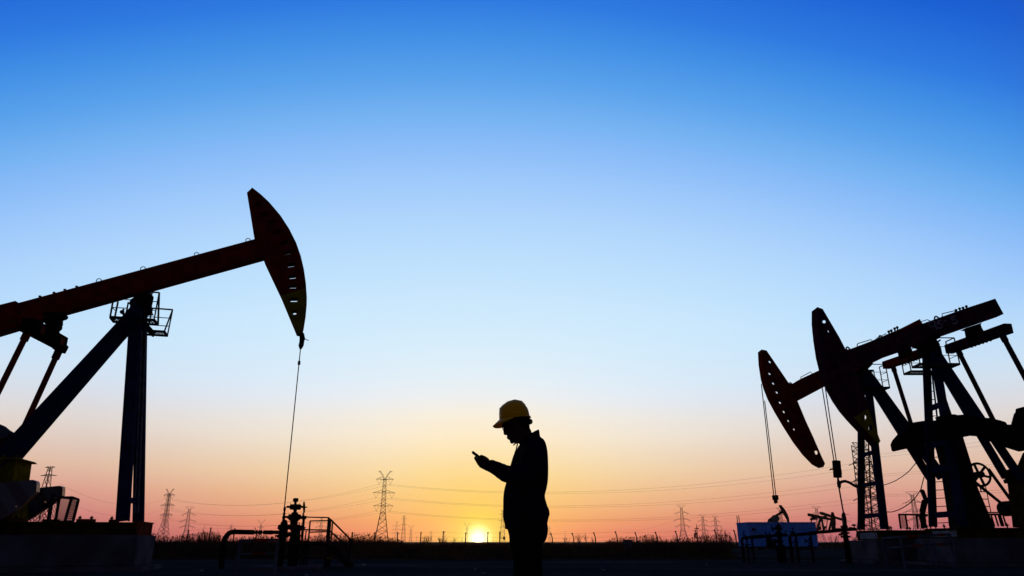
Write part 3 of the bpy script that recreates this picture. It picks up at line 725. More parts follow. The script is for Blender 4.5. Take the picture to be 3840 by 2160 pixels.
b = MB(); b.prism(FB, [(3790, 1591, .6), (3796, 1568, .6), (3801, 1551, .6), (3805, 1549, .6), (3808, 1533, .6), (3823, 1530, .6), (4090, 1528), (4090, 1680), (3836, 1680, .6), (3825, 1640, .6)], -.6, .6); b.build('gear_reducer', 'black', pjB, bevel=.04)
b = MB(); b.prism(FB, [(3752, 1768, .75), (3812, 1752, .75), (3835, 1697, .75), (3990, 1690), (3990, 1978), (3797, 1978, .75), (3790, 1920, .75), (3777, 1815, .75)], -.85, .75); b.build('reducer_stand', 'olive', pjB, bevel=.02)
for x, y in ((3750, 1772), (3767, 1808)):
    b = MB(); b.tube(FB.J(x, y, .7), FB.J(x + 20, y, .7), .05); b.tube(FB.J(x, y - 3, .7), FB.J(x + 6, y - 4, .7), .07)
    b.build('brake_linkage', 'black', pjB)
b = MB(); b.prism(FC, [(3497, 1640, .35), (3610, 1630), (3644, 1739), (3668, 1830), (3735, 1985), (3560, 1985, .35), (3540, 1850, .35), (3524, 1747, .35)], -.35, .35); b.build('reducer_stand', 'steel', pjC, bevel=.02)
b = MB(); b.prism(FC, [(3470, 1592, .4), (3485, 1583, .4), (3610, 1575), (3612, 1640), (3500, 1652), (3480, 1660, .4)], -.4, .4); b.build('gear_reducer', 'black', pjC, bevel=.04)
for k, (y, x0, x1_) in enumerate(((1555, 3532, 3545), (1573, 3515, 3530))):
    b = MB(); b.bar(FC.J(x0, y, .2), FC.J(x1_, y - 6, .2), .2, .2); b.build('inspection_cover', 'black', pjC)
b = MB(); c0 = FC.J(3672, 1780, -.75); mp_ = mpp(3672, 1780, 30.3); b.torus(c0, FC.n, 41 * mp_, 4.5 * mp_, 36, 6)
for i in range(6):
    a = R(96 + 60 * i + 10); d = Vector((math.cos(a), 0, math.sin(a))); b.bar(c0, c0 + d * 40 * mp_, 8 * mp_, 5 * mp_, FC.n)
b.lathe(c0 - FC.n * .18, FC.n, [(0, .13), (.36, .13)], 14); b.tube(c0, c0 + FC.n * .5, .08); b.build('belt_pulley', 'black', pjC)
b = MB(); b.bar(FC.J(3706, 1758, -.75), FC.J(3797, 1884, -.75), .12, .075); b.bar(FC.J(3654, 1806, -.75), FC.J(3800, 1924, -.75), .12, .075); b.build('drive_belt', 'black', pjC)
b = MB(); b.lathe(FC.J(3812, 1905, -.9), FC.n, [(0, .2), (.3, .2)], 16); b.lathe(FC.J(3812, 1905, -.6), FC.n, [(0, .3), (.8, .3)], 16); b.build('motor', 'steel', pjC)
b = MB(); G2 = lambda x, y: FC.J(3440 + x * .2484, 1800 + y * .2484, .8)
b.path([G2(945, 95), G2(1015, 92), G2(1032, 110), G2(1050, 180), G2(1075, 320), G2(1108, 470), G2(1102, 490)], .018, 6)
for a, c in (((945, 178), (1045, 178)), ((985, 288), (1065, 288)), ((1030, 400), (1092, 400)), ((950, 120), (965, 178))): b.bar(G2(*a), G2(*c), .035)
b.build('access_ladder', 'steel', pjC)
b = MB()
for y in (490, 520): b.bar(G2(1040, y), G2(1430, y), .05 if y == 490 else .08)
for x in (1110, 1170, 1235, 1290): b.bar(G2(x, 520), G2(x + 55, 700), .05 if x != 1235 else .1)
b.build('guard_rail', 'steel', pjC)
H3 = lambda x, y, w=.9: FC.J(3140 + x * .3865, 1600 + y * .3865, w)
b = MB()
for x0, y0, x1_, y1 in ((597, 850, 616, 992), (660, 852, 683, 992), (765, 855, 782, 992), (800, 865, 828, 992)): b.bar(H3(x0, y0), H3(x1_, y1), .055)
b.bar(H3(595, 852), H3(875, 856), .07); b.bar(H3(775, 868), H3(875, 868), .04); b.build('guard_frame', 'steel', pjC)
b = MB(); meshpanel(b, H3(597, 855), H3(660, 855), H3(615, 990), H3(683, 990), 9, .003); b.build('guard_mesh', 'steel', pjC)
b = MB(); b.bar(H3(826, 628, -.9), H3(862, 720, -.9), .16, .1); b.bar(H3(850, 715, -.9), H3(825, 830, -.9), .22, .14); b.bar(H3(825, 830, -.9), H3(840, 985, -.9), .26, .1); b.ball(H3(826, 630, -.9), .09); b.build('brake_lever', 'black', pjC)
# skids, foundations, end plates with white boards
def skid(fr, root, px, py_top, py_bot, send, label, board, zt=None):
    z1 = fr.J(px, py_top, -1.05).z; z0 = fr.J(px, py_bot, -1.05).z; s0 = fr.sz(px, py_top, -1.05)[0]; b = MB()
    for w in (-1.05, .8):
        b.fbox(fr, s0, send, w, w + .25, z1 - .04, z1); b.fbox(fr, s0, send, w, w + .25, z0, z0 + .04); b.fbox(fr, s0 + .02, send, w + .09, w + .16, z0 + .04, z1 - .04)
    k = s0 + .4
    while k < send - .3: b.fbox(fr, k, k + .15, -.88, .88, z0 + .05, z1 - .05); k += 1.3
    b.build('base_skid', 'olive', root)
    b = MB(); b.fbox(fr, s0 - .03, s0 - .001, -1.05, 1.05, z0, z1); b.build('end_plate', 'olive', root)
    b = MB(); b.fbox(fr, s0 - .036, s0 - .032, board[0], board[1], z0 + .05, z1 - .09); b.build('identity_board', 'litter', root)
    f = MB(); f.fbox(fr, s0 - .35, send + .3, -1.25, 1.25, .1, z0 - .003)
    o = single('concrete_foundation', f, 'concrete', label, 'foundation', fr.P((s0 + send) / 2, .1, 0), bevel=.03)
    g = MB(); g.fbox(fr, s0 - .7, send + .6, -1.6, 1.6, -.05, .097); g.build('footing', 'concrete', o)
    return z1
zb = skid(FB, pjB, 3593, 1979, 2018, 8.5, 'dark concrete block under the yellow skid at the bottom right corner', (-.95, .55))
zc = skid(FC, pjC, 3303, 1988, 2026, 6.2, 'dark concrete block under the second pumpjack, behind the striped barrier', (-.75, .75))
for fr, root, zz, xs in ((FB, pjB, zb, ((3540, .8), (3475, .9), (3489, .9), (3508, 1.15), (3598, -.9), (3614, -.7), (3633, -.95), (3693, -.6), (3777, -.9))), (FC, pjC, zc, ((3334, -.8), (3340, -.95), (3399, .2), (3410, .3), (3238, .9)))):
    for x, w in xs:
        sa = fr.sz(x, 1972, w)[0]; b = MB(); p = fr.P(sa, zz - .01, w); b.tube(p, p + Vector((0, 0, .17)), .022); b.tube(p + Vector((0, 0, .07)), p + Vector((0, 0, .12)), .05, 6); b.build('anchor_bolt', 'galv', root)
# bridles
for dx in (0, 1):
    a, c = ((3083, 1452), (3128, 1733)) if dx == 0 else ((3094, 1449), (3137, 1733))
    b = MB(); w = -.1 + .2 * dx; p = FB.J(*a, w); q_ = FB.J(*c, w); b.tube(q_, Vector((p.x, q_.y, p.z)), .02); b.build('bridle_rope', 'steel', pjB)
b = MB(); q = lambda x, y: FB.J(2700 + x * .283, 1750 + y * .283, 0)
b.bar(q(1518, -60), q(1520, 0), .05); b.bar(q(1540, -80), q(1560, 145), .22, .22); b.bar(q(1575, 40), q(1583, 105), .22, .1); b.path([q(1560, 140), q(1566, 175), q(1575, 210), q(1580, 262), q(1584, 290)], [.035, .04, .075, .07, .03]); b.prism(FB, [(2700 + x * .283, 1750 + y * .283, 0) for x, y in ((1452, 50), (1475, 22), (1512, 15), (1512, 42), (1490, 38))], -.08, .08)
b.build('carrier_bar', 'black', pjB)
rod_set(FB, 0, [(3146, 1828), (3163.5, 1926)], 'polished_rod', pjB, .028)
for dx in (0, 1):
    a, c = ((2855, 1440), (2902, 1862)) if dx == 0 else ((2874, 1503), (2910, 1862))
    b = MB(); w = -.12 + .2 * dx; p = FC.J(*a, w); q_ = FC.J(*c, w); b.tube(q_, Vector((p.x if dx == 0 else q_.x, q_.y, p.z)), .02); b.build('bridle_rope', 'steel', pjC)
b = MB(); q = lambda x, y: FC.J(2700 + x * .283, 1750 + y * .283, 0)
b.bar(q(729, 378), q(738, 440), .19, .2); b.bar(q(734, 430), q(742, 482), .14, .12); b.tube(q(735, 478), q(738, 490), .04); b.build('carrier_bar', 'black', pjC)
# instrument cable from the carrier bar
b = MB(); b.path([FB.J(x, y, 0) for x, y in ((3147, 1814), (3157, 1806), (3169, 1804), (3184, 1809), (3204, 1821), (3217, 1827))], .05, 8)
cab = single('signal_cable', b, 'black', 'dark cable arching from the polished rod of the right pumpjack to its post', 'cable', FB.J(3147, 1814, 0))
b = MB(); b.path([FC.J(x, y, 1.3) for x, y in ((3217, 1827), (3243, 1828), (3285, 1826), (3312, 1820), (3334, 1813), (3356, 1804), (3384, 1787), (3410, 1766), (3434, 1737))], .018, 6)
single('slack_cable', b, 'black', 'upper sagging cable strung between the post legs and the right pumpjack', 'cable', FC.J(3217, 1827, 1.3), 'sagging cables between the right pumpjacks')
b = MB(); b.path([FC.J(x, y, 1.3) for x, y in ((3290, 1898), (3305, 1912), (3323, 1920), (3345, 1920), (3368, 1913), (3391, 1901), (3412, 1887), (3430, 1870), (3453, 1836), (3465, 1789))], .02, 6)
single('slack_cable', b, 'black', 'lower sagging cable curling up beside the pylon between the right pumpjacks', 'cable', FC.J(3290, 1898, 1.3), 'sagging cables between the right pumpjacks')

# ---- distant pumpjacks behind the cabin ------------------------------
def far_jack(px, py, Y, beam, head, post, label, extra=None, m='black'):
    fr = Frame(px, py, Y); r = thing('pumpjack', fr.P(0, 0, 0), label, 'pumpjack')
    b = MB(); b.prism(fr, beam, -.25, .25); b.build('walking_beam', m, r)
    b = MB(); b.prism(fr, head, -.35, .35); b.build('horsehead', m, r)
    for a, c in post:
        for w in (-.9, .9):
            b = MB(); b.bar(fr.J(*a, w * .25), fr.J(*c, w), .42); b.build('post_leg', 'black', r)
    b = MB(); s_ = fr.sz(post[0][1][0], 2020, 0)[0]; b.fbox(fr, s_ - 3.5, s_ + 4, -1, 1, 0, .5); b.build('base_skid', 'black', r)
    return fr, r
T2 = lambda pts: cr(2980, 1880, .138, pts)
T1 = lambda pts: cr(2760, 1880, .1656, pts)
fr, r = far_jack(3083, 2030, 190, T2([(368, 325), (400, 325), (720, 395), (1010, 460), (1010, 522), (760, 480), (500, 430), (372, 398)]),
    T2([(1040, 290), (1055, 292), (1095, 390), (1115, 500), (1122, 620), (1110, 700), (1090, 770), (1030, 765), (1030, 620), (1000, 520), (1012, 400), (1018, 296)]),
    [(T2([(720, 420)])[0], T2([(610, 760)])[0]), (T2([(725, 430)])[0], T2([(790, 760)])[0])], 'far dark pumpjack at the cabin corner, left of two whose beams dip right')
b = MB(); b.bar(fr.J(*T2([(440, 482)])[0], 1.3), fr.J(*T2([(600, 470)])[0], -1.3), .5); b.bar(fr.J(*T2([(512, 430)])[0]), fr.J(*T2([(515, 480)])[0]), .8); b.build('equalizer', 'black', r)
b = MB(); b.bar(fr.J(*T2([(448, 490)])[0], 1.3), fr.J(*T2([(470, 800)])[0], 1.3), .2); b.build('pitman_arm', 'black', r)
b = MB(); b.prism(fr, T2([(760, 800), (800, 690), (830, 672), (855, 680), (850, 720), (815, 800)]), -1.4, -1); b.build('counterweight', 'black', r)
b = MB(); b.prism(fr, T2([(690, 680), (720, 690), (735, 760), (640, 790), (650, 740)]), -.6, .6); b.build('gear_reducer', 'black', r)
fr, r = far_jack(3120, 2030, 205, T2([(692, 285), (750, 285), (1000, 370), (1310, 470), (1315, 530), (1010, 440), (850, 398), (700, 350)]),
    T2([(1310, 335), (1330, 300), (1360, 305), (1395, 400), (1415, 520), (1420, 640), (1415, 780), (1325, 780), (1330, 620), (1310, 500), (1300, 380)]),
    [(T2([(1020, 460)])[0], T2([(935, 790)])[0]), (T2([(1030, 460)])[0], T2([(1100, 760)])[0])], 'far dark pumpjack behind the wellhead, right of two whose beams dip right')
b = MB(); b.bar(fr.J(*T2([(825, 395)])[0]), fr.J(*T2([(830, 440)])[0]), .7); b.bar(fr.J(*T2([(890, 500)])[0], 0), fr.J(*T2([(855, 780)])[0], 0), .18); b.build('pitman_arm', 'rust', r)
fr, r = far_jack(2925, 2030, 170, T1([(1060, 208), (1080, 262), (940, 335), (860, 400), (830, 470), (800, 600), (700, 600), (722, 470), (748, 400), (860, 328)]),
    T1([(988, 88), (1000, 82), (1028, 84), (1110, 185), (1170, 290), (1203, 385), (1213, 470), (1195, 490), (1160, 400), (1125, 340), (1085, 270), (1062, 262), (1050, 210)]),
    [(T1([(880, 350)])[0], T1([(800, 780)])[0]), (T1([(900, 350)])[0], T1([(990, 780)])[0])], 'far pumpjack rising behind the cabin roof, with a round green drum below its beam')
b = MB(); p = fr.J(*T1([(890, 385)])[0], -.8); k = mpp(2907, 1943, 170); b.lathe(p - fr.n * .7, fr.n, [(0, 10 * k), (.1, 12 * k), (1.2, 12 * k), (1.4, 10 * k)], 18); b.build('drum', 'green', r, smooth=False)
b = MB(); b.bar(fr.J(*T1([(885, 440)])[0], -.8), fr.J(*T1([(885, 640)])[0], -.8), 1.2); b.build('drum_stand', 'black', r)
# ------------------------------------------------------------------ left wellhead
WL = J(1063, 1930, 0).y          # distance of the left well
D4 = lambda x, y, Y=WL: at(1000 + x * .2070, 1860 + y * .2070, Y)
k4 = .2070 * mpp(1100, 1950, WL)
root = thing('wellhead', lvl(D4(512, 1300), 0), 'black wellhead valve stack left of centre, under the left pumpjack rod', 'wellhead')
def lathe4(name, cx, prof, m='black', par=root, Y=WL, n=16):
    b = MB(); b.vlathe(1000 + cx * .2070, 1860 + prof[len(prof) // 2][0] * .2070, Y, [(1860 + y * .2070, w * .2070) for y, w in prof][::-1], n); return b.build(name, m, par)
lathe4('top_cap', 524, [(38, 30), (44, 48), (60, 50), (92, 50), (106, 42), (108, 25), (158, 24)], n=8)
lathe4('spool', 512, [(150, 60), (156, 100), (205, 100), (206, 98), (240, 98), (248, 88), (250, 33), (290, 30), (300, 55), (330, 62), (332, 108), (360, 112), (395, 140), (425, 100), (445, 85), (450, 68), (600, 68)])
lathe4('casing_spool', 500, [(520, 60), (540, 110), (600, 115), (640, 85), (800, 95), (830, 125), (900, 130), (930, 100), (1050, 90), (1060, 130), (1120, 130), (1130, 85), (1330, 90)])
for y, x0, x1_, r in ((197, 362, 655, 20), (203, 600, 730, 11), (380, 340, 720, 20), (405, 560, 718, 14), (576, 560, 712, 7), (582, 540, 690, 24)):
    b = MB(); b.tube(D4(x0, y), D4(x1_, y), r * k4, 12); b.build('valve_body', 'black', root)
b = MB()
for x, y0, y1 in ((437, 130, 160), (596, 133, 160)): b = MB(); b.tube(D4(x, y0), D4(x, y1), 6 * k4); b.build('bolt', 'black', root)
# edge-on hand wheels to the right of the stack
for cx, cy, rr, dx in ((678, 205, 95, 8), (665, 400, 92, -6), (650, 585, 100, -10), (640, 720, 80, -8)):
    b = MB(); b.wheel(D4(cx, cy), Vector((1, 0.12, .10)), rr * k4, 8 * k4, 5, 14 * k4); b.build('hand_wheel', 'black', root)
b = MB(); b.wheel(D4(588, 484), Vector((0, 0, 1)), 22 * k4, 4 * k4, 4, 5 * k4); b.tube(D4(588, 486), D4(588, 560), 9 * k4); b.ball(D4(588, 540), 24 * k4); b.build('needle_valve', 'black', root)
lathe4('side_valve', 560, [(640, 10), (650, 35), (720, 40), (760, 48), (800, 30), (830, 22), (850, 10)])
b = MB(); b.tube(D4(605, 665), D4(605, 720), 6 * k4); b.tube(D4(580, 725), D4(660, 720), 18 * k4); b.ball(D4(605, 765), 14 * k4); b.build('gauge', 'black', root)
b = MB(); b.ball(D4(480, 548, WL - .25), 24 * k4); b.tube(D4(462, 560, WL - .25), D4(440, 800, WL - .25), 7 * k4); b.build('pressure_gauge', 'galv', root)
# pumping tee and stuffing box standing beside the stack, round the rod
sb = lathe4('stuffing_box', 318, [(192, 8), (200, 20), (255, 24), (262, 18), (300, 16), (318, 26), (335, 20), (370, 24), (385, 36), (400, 26), (430, 24)])
lathe4('pumping_tee', 305, [(430, 30), (440, 44), (465, 44), (480, 64), (512, 62), (520, 90), (540, 105), (600, 108), (612, 80), (640, 78), (700, 82), (740, 108), (755, 90), (765, 60), (800, 72), (815, 60), (1300, 55)])
b = MB(); b.tube(D4(318, 458), D4(430, 462), 5 * k4); b.build('bleed_line', 'black', root)
b = MB(); b.tube(D4(250, 565), D4(480, 560), 42 * k4, 14); b.tube(D4(250, 700), D4(480, 690), 40 * k4, 14); b.build('cross_connection', 'black', root)
b = MB(); b.tube(D4(155, 720), D4(230, 715), 14 * k4); b.tube(D4(160, 712), D4(160, 752), 6 * k4); b.build('plug_valve', 'black', root)
b = MB(); b.fbox(FL, FL.sz(1060, 2100, 0)[0] - .9, FL.sz(1120, 2100, 0)[0] + .7, -.8, .8, -.02, .08); b.build('cellar_slab', 'concrete', root)
# flow line
E4 = lambda x, y: at(700 + x * .1795, 1900 + y * .1795, WL)
k5 = .1795 * mpp(900, 2000, WL)
fl = thing('flow_pipe', lvl(E4(735, 1200), 0), 'thick black elbow pipe running from the ground to the left wellhead', 'pipe')
b = MB(); pts = [E4(735, 1215), E4(745, 1000), E4(765, 760), E4(800, 670), E4(840, 600), E4(890, 550), E4(945, 531), E4(1000, 528), E4(1400, 534)]
pts[0].z = -.05; b.path(pts, [.082, .082, .082, .08, .078, .076, .075, .073, .073], 14); b.build('pipe', 'black', fl, smooth=True)
b = MB()
for x0, x1_, r in ((1370, 1412, 45), (1425, 1440, 26), (1440, 1478, 38), (1480, 1505, 18), (1505, 1570, 44), (1570, 1625, 12), (1605, 1720, 42), (1720, 1735, 30), (1735, 1785, 44), (1780, 2010, 38)):
    b = MB(); b.tube(E4(x0, 536), E4(x1_, 538), r * k5, 12); b.build('flange' if r > 30 else 'coupling', 'black', fl)
b = MB(); b.bar(E4(1425, 435), E4(1493, 628), 12 * k5, 10 * k5); b.build('valve_lever', 'black', fl)
# ------------------------------------------------------------------ low white barrier before the left wellhead
def barrier(frame_pts, rails, Y, label, name='barrier', r=.03, reds=()):
    loc = lvl(at(*frame_pts[0][1], Y[0]), 0); ro = thing(name, loc, label, 'barrier')
    for i, (t, bt) in enumerate(frame_pts):
        a = at(*t, Y[i]); c = lvl(a, 0); b = MB(); b.bar(a, c, r * 2); b.build('post', 'white', ro)
    for (a, c, ya, yc, rr) in rails:
        b = MB(); b.bar(at(*a, ya), at(*c, yc), rr * 2); b.build('rail', 'white', ro)
    for (a, c, ya, yc, rr) in reds:
        b = MB(); b.bar(at(*a, ya), at(*c, yc), rr * 2 + .006); b.build('red_band', 'red', ro)
    return ro
barrier([((901, 2029), (896, 2160)), ((1042, 2025), (1036, 2155))], [((898, 2028), (1044, 2024), 18.3, 18.3, .03), ((902, 2078), (1040, 2072), 18.3, 18.3, .022), ((903, 2098), (1022, 2099), 18.3, 18.3, .008)], (18.3, 18.3),
        'low white barrier frame with red bands standing before the left wellhead', reds=[((955, 2026.5), (1005, 2025), 18.3, 18.3, .03), ((945, 2076), (998, 2074), 18.3, 18.3, .022)])
barrier([((3310, 2018), 0), ((3374, 2012), 0), ((3488, 2008), 0), ((3560, 2005), 0)] and [((3310, 2018), (3320, 2114)), ((3376, 2013), (3397, 2106)), ((3492, 2007), (3500, 2090)), ((3560, 2004), (3579, 2089))],
        [((3310, 2018), (3376, 2013), 25, 23.5, .035), ((3376, 2013), (3562, 2004), 23.5, 23.5, .035), ((3492, 2007), (3310, 2018), 25, 25, .03), ((3322, 2055), (3385, 2050), 25, 23.5, .03), ((3385, 2050), (3568, 2039), 23.5, 23.5, .03)], (25, 23.5, 25, 23.5),
        'wide low barrier with red and white rails before the concrete foundations at right',
        reds=[((3400, 2011.8), (3440, 2009.8), 23.5, 23.5, .035), ((3515, 2006.2), (3540, 2005), 23.5, 23.5, .035), ((3420, 2048), (3455, 2045.8), 23.5, 23.5, .03), ((3515, 2042.2), (3545, 2040.4), 23.5, 23.5, .03)])
# ------------------------------------------------------------------ work platform with stairs
YA, YB = 24.4, 26.4
S4 = lambda x, y, Y=YA: at(1100 + x * .1795, 1900 + y * .1795, Y)
pf = thing('work_platform', lvl(S4(500, 1200), 0), 'small steel work platform with handrails and stairs right of the left wellhead', 'platform')
def post(x0, y0, x1_, Y, r=.022, z0=0):
    a = S4(x0, y0, Y); c = lvl(a, z0); b = MB(); b.bar(a, c, r * 2); b.build('post', 'steel', pf)
zd = S4(500, 775, YA).z
for x, y, Y in ((232, 215, YA), (735, 228, YA), (352, 297, YB), (765, 262, YA + .5), (782, 272, YB - .6), (822, 290, YB)): post(x, y, 0, Y)
def rail(pts, Y, r=.02, nm='handrail'):
    b = MB(); q = [S4(*p, Y) if len(p) == 2 else S4(p[0], p[1], p[2]) for p in pts]; b.path(q, r, 6); b.build(nm, 'steel', pf)
rail([(232, 217), (735, 228)], YA, .022); rail([(222, 482), (740, 490)], YA, .025); rail([(352, 297), (800, 288)], YB, .022); rail([(344, 533), (785, 520)], YB, .025)
rail([(735, 228, YA), (782, 268, YB - .6)], YA, .02)
rail([(782, 270), (1190, 680), (1240, 728)], YA + .3, .028); rail([(768, 512), (1130, 840)], YA + .3, .028)
post(1190, 680, 0, YA + .3, .025)
b = MB(); c = [lvl(S4(130, 790, YA), zd), lvl(S4(745, 790, YA), zd)]; d_ = Vector((0, YB - YA, 0))
for p, q_ in ((c[0], c[1]), (c[1], c[1] + d_), (c[1] + d_, c[0] + d_), (c[0] + d_, c[0])): b.bar(p, q_, .05, .12)
for i in range(22): f = (i + .5) / 22; b.bar(c[0].lerp(c[1], f), c[0].lerp(c[1], f) + d_, .03, .03)
b.build('deck', 'steel', pf)
for x, y, Y in ((235, 800, YA), (300, 800, YB), (700, 800, YA), (745, 800, YA + .8), (785, 800, YB)): post(x, y, 0, Y, .03)
b = MB(); b.bar(S4(200, 1075), S4(770, 1078), .05); b.build('tie_bar', 'steel', pf)
for Y in (YA + .3, YA + 1.1):
    b = MB(); a = S4(745, 780, Y); e = lvl(S4(1240, 1270, Y), 0); e.x = S4(1215, 1250, Y).x; b.bar(a, e, .05, .22); b.build('stringer', 'steel', pf)
a0 = S4(745, 780, YA + .3); e0 = S4(1215, 1250, YA + .3); e0.z = 0
for i in range(1, 5):
    p = a0.lerp(e0, i / 5); b = MB(); b.bar(p, p + Vector((0, .8, 0)), .24, .03); b.build('step', 'steel', pf)
for x, y, Y in ((205, 750, YA - .01), (730, 780, YA - .01), (795, 785, YA + .6)):
    b = MB(); p = S4(x, y, Y); b.bar(p + Vector((-.07, 0, 0)), p + Vector((.07, 0, 0)), .03, .09); b.build('bracket', 'rust', pf)
b = MB(); p = S4(768, 1075, YA - .02); b.bar(p + Vector((-.1, 0, 0)), p + Vector((.1, 0, 0)), .03, .08); b.build('bracket', 'yellow', pf)
# ------------------------------------------------------------------ cabin
YC = 78.0
ca = thing('site_cabin', lvl(at(2930, 2054, YC), 0), 'blue steel cabin on the right horizon, behind the black pipework', 'cabin')
A0 = at(2805.5, 1959, YC); A1 = at(3058, 1959, YC); zt = A0.z; zl = at(2815, 2052, YC).z
A0.z = A1.z = zt
b = MB(); dp = Vector((at(2762, 1963, YC + 3.4).x - A0.x, 3.4, 0)); n_ = 34
pr = []
def corr(p, q_, n, out):
    r_ = []
    for i in range(n * 4):
        f = i / (n * 4); o_ = out * (0 if i % 4 in (0, 1) else 1); r_.append(p.lerp(q_, f) + o_)
    return r_
ring = corr(A0, A1, 34, Vector((0, .045, 0))) + corr(A1, A1 + dp, 12, Vector((-.045, 0, 0))) + corr(A1 + dp, A0 + dp, 34, Vector((0, -.045, 0))) + corr(A0 + dp, A0, 12, Vector((.045, 0, 0)))
top = [Vector((p.x, p.y, zt - .05)) for p in ring]; bot = [Vector((p.x, p.y, zl + .08)) for p in ring]
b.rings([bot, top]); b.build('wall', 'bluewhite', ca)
b = MB(); e = Vector((.06, .06, 0)); q0 = A0 - Vector((.06, .06, 0)); q1 = A1 + Vector((.06, -.06, 0)); v = [q0, q1, q1 + dp + Vector((0, .12, 0)), q0 + dp + Vector((0, .12, 0))]
b.rings([[Vector((p.x, p.y, zt - .048)) for p in v], [Vector((p.x, p.y, zt + .03)) for p in v]]); b.build('roof', 'bluewhite', ca)
b = MB(); b.rings([[Vector((p.x, p.y, zl - .05)) for p in v], [Vector((p.x, p.y, zl + .078)) for p in v]]); b.build('floor_beam', 'steel', ca)
b = MB(); m_ = at(2836, 1991, YC - .1); b.bar(m_, at(2860, 1991, YC - .1), .1, .35); b.build('window_ledge', 'bluewhite', ca)
b = MB(); p = at(2827, 1983, YC - .15); b.lathe(p - Vector((0, 0, .15)), (0, 0, 1), [(0, .18), (.1, .2), (.25, .05)], 10); b.build('wall_lamp', 'steel', ca)
for i in range(7):
    f = (i + .5) / 7; p = A0.lerp(A1, f) + Vector((0, 1.2, 0)); b = MB(); b.bar(Vector((p.x, p.y, -.02)), Vector((p.x, p.y, zl - .051)), .5); b.build('foot', 'steel', ca)
for px in (2766, 2773):
    b = MB(); p = at(px, 1963, YC + 3.0); q_ = at(px, 1934 if px < 2770 else 1933, YC + 3.0); b.tube(Vector((p.x, p.y, zt)), Vector((p.x, p.y, q_.z)), .045); b.build('antenna', 'rust', ca)
# ------------------------------------------------------------------ pipework and wellheads at right
Yp = 30.6
X4 = lambda x, y, Y=Yp: at(2760 + x * .1656, 1880 + y * .1656, Y)
k6 = .1656 * mpp(2900, 2000, Yp)
wr = thing('wellhead', lvl(X4(990, 1200), 0), 'black wellhead with hand wheels standing before the blue cabin', 'wellhead')
def lathe6(name, cx, prof, par, Y=Yp, n=14, f=X4, k=None, m='black'):
    ox, oy, sc = (2760, 1880, .1656) if f is X4 else (2980, 1880, .138)
    b = MB(); b.vlathe(ox + cx * sc, oy + prof[len(prof) // 2][0] * sc, Y, [(oy + y * sc, w * sc) for y, w in prof][::-1], n); return b.build(name, m, par)
lathe6('top_cap', 962, [(500, 6), (510, 14), (535, 22), (545, 62), (570, 66), (580, 40)], wr)
lathe6('spool', 968, [(580, 40), (590, 85), (640, 88), (655, 40), (672, 35), (680, 62), (710, 64), (720, 40), (800, 45)], wr)
lathe6('casing_spool', 1000, [(795, 40), (815, 60), (840, 60), (850, 38), (870, 40), (880, 75), (925, 78), (935, 40), (960, 60), (985, 58), (1000, 90), (1010, 110), (1250, 100), (1390, 100)], wr)
for x0, x1_, y, r in ((860, 960, 620, 26), (880, 1150, 762, 36), (1140, 1168, 765, 24), (880, 980, 905, 40)):
    b = MB(); b.tube(X4(x0, y), X4(x1_, y), r * k6, 12); b.build('valve_body', 'black', wr)
for cx, cy, rr in ((822, 625, 64), (908, 730, 26), (852, 862, 32)):
    b = MB(); b.wheel(X4(cx, cy), Vector((.85, -.5, .1)), rr * k6, 5.5 * k6, 5, 10 * k6); b.tube(X4(cx, cy), X4(cx + 70, cy), 8 * k6); b.build('hand_wheel', 'black', wr)
b = MB(); b.ball(X4(1120, 680), 18 * k6); b.tube(X4(1120, 690), X4(1120, 740), 6 * k6); b.build('gauge', 'black', wr)
mf = thing('pipe_manifold', lvl(X4(140, 1400), 0), 'low black pipe with droppers and gauge, left half of the pipework before the cabin', 'pipework')
def vpipe(x, y0, r, par, f=X4, Y=Yp, nm='pipe'):
    a = f(x, y0, Y); b = MB(); b.tube(a, Vector((a.x, a.y, -.03)), r, 12); b.build(nm, 'black', par)
b = MB(); c_ = X4(135, 900); pts = [Vector((c_.x, c_.y, -.05)), c_, X4(140, 860), X4(160, 835), X4(200, 825), X4(400, 812), X4(600, 798), X4(900, 775)]; b.path(pts, 30 * k6, 12); b.build('pipe', 'black', mf, smooth=True)
for x, y0, fl_ in ((240, 830, (870, 1010, 1050)), (360, 820, (880, 930, 1040))):
    vpipe(x, y0, 18 * k6, mf)
    for yy in fl_:
        b = MB(); b.lathe(X4(x, yy + 14), (0, 0, 1), [(0, 30 * k6), (32 * k6, 30 * k6)], 12); b.build('flange', 'black', mf)
b = MB(); b.tube(X4(165, 965), X4(350, 985), 12 * k6); b.build('cross_line', 'black', mf)
for x in (400, 440, 480, 520, 560, 605, 690, 720): b = MB(); b.tube(X4(x, 806 - (x - 400) * .06), X4(x + 18, 805 - (x - 400) * .06), 42 * k6, 12); b.build('flange', 'black', mf)
for x, y in ((178, 690), ): b = MB(); b.ball(X4(x, y), 20 * k6); b.tube(X4(x, y + 5), X4(x - 2, 830), 7 * k6); b.tube(X4(150, 752), X4(195, 752), 9 * k6); b.build('gauge', 'black', mf)
for cx, cy, rr in ((350, 782, 24), (205, 778, 20), (760, 740, 34), (672, 715, 20)):
    b = MB(); b.wheel(X4(cx, cy), Vector((.6, -.8, .1)), rr * k6, 4 * k6, 4, 7 * k6); b.tube(X4(cx, cy), X4(cx, cy + 60), 7 * k6); b.build('hand_wheel', 'black', mf)
b = MB(); b.prism(Frame(2890, 2040, Yp - .2), [(2760 + x * .1656, 1880 + y * .1656) for x, y in ((735, 790), (800, 800), (815, 850), (850, 900), (910, 900), (915, 1035), (760, 1040), (728, 1010), (745, 960), (725, 860))], -.15, .15); b.build('choke_body', 'black', mf, bevel=.02)
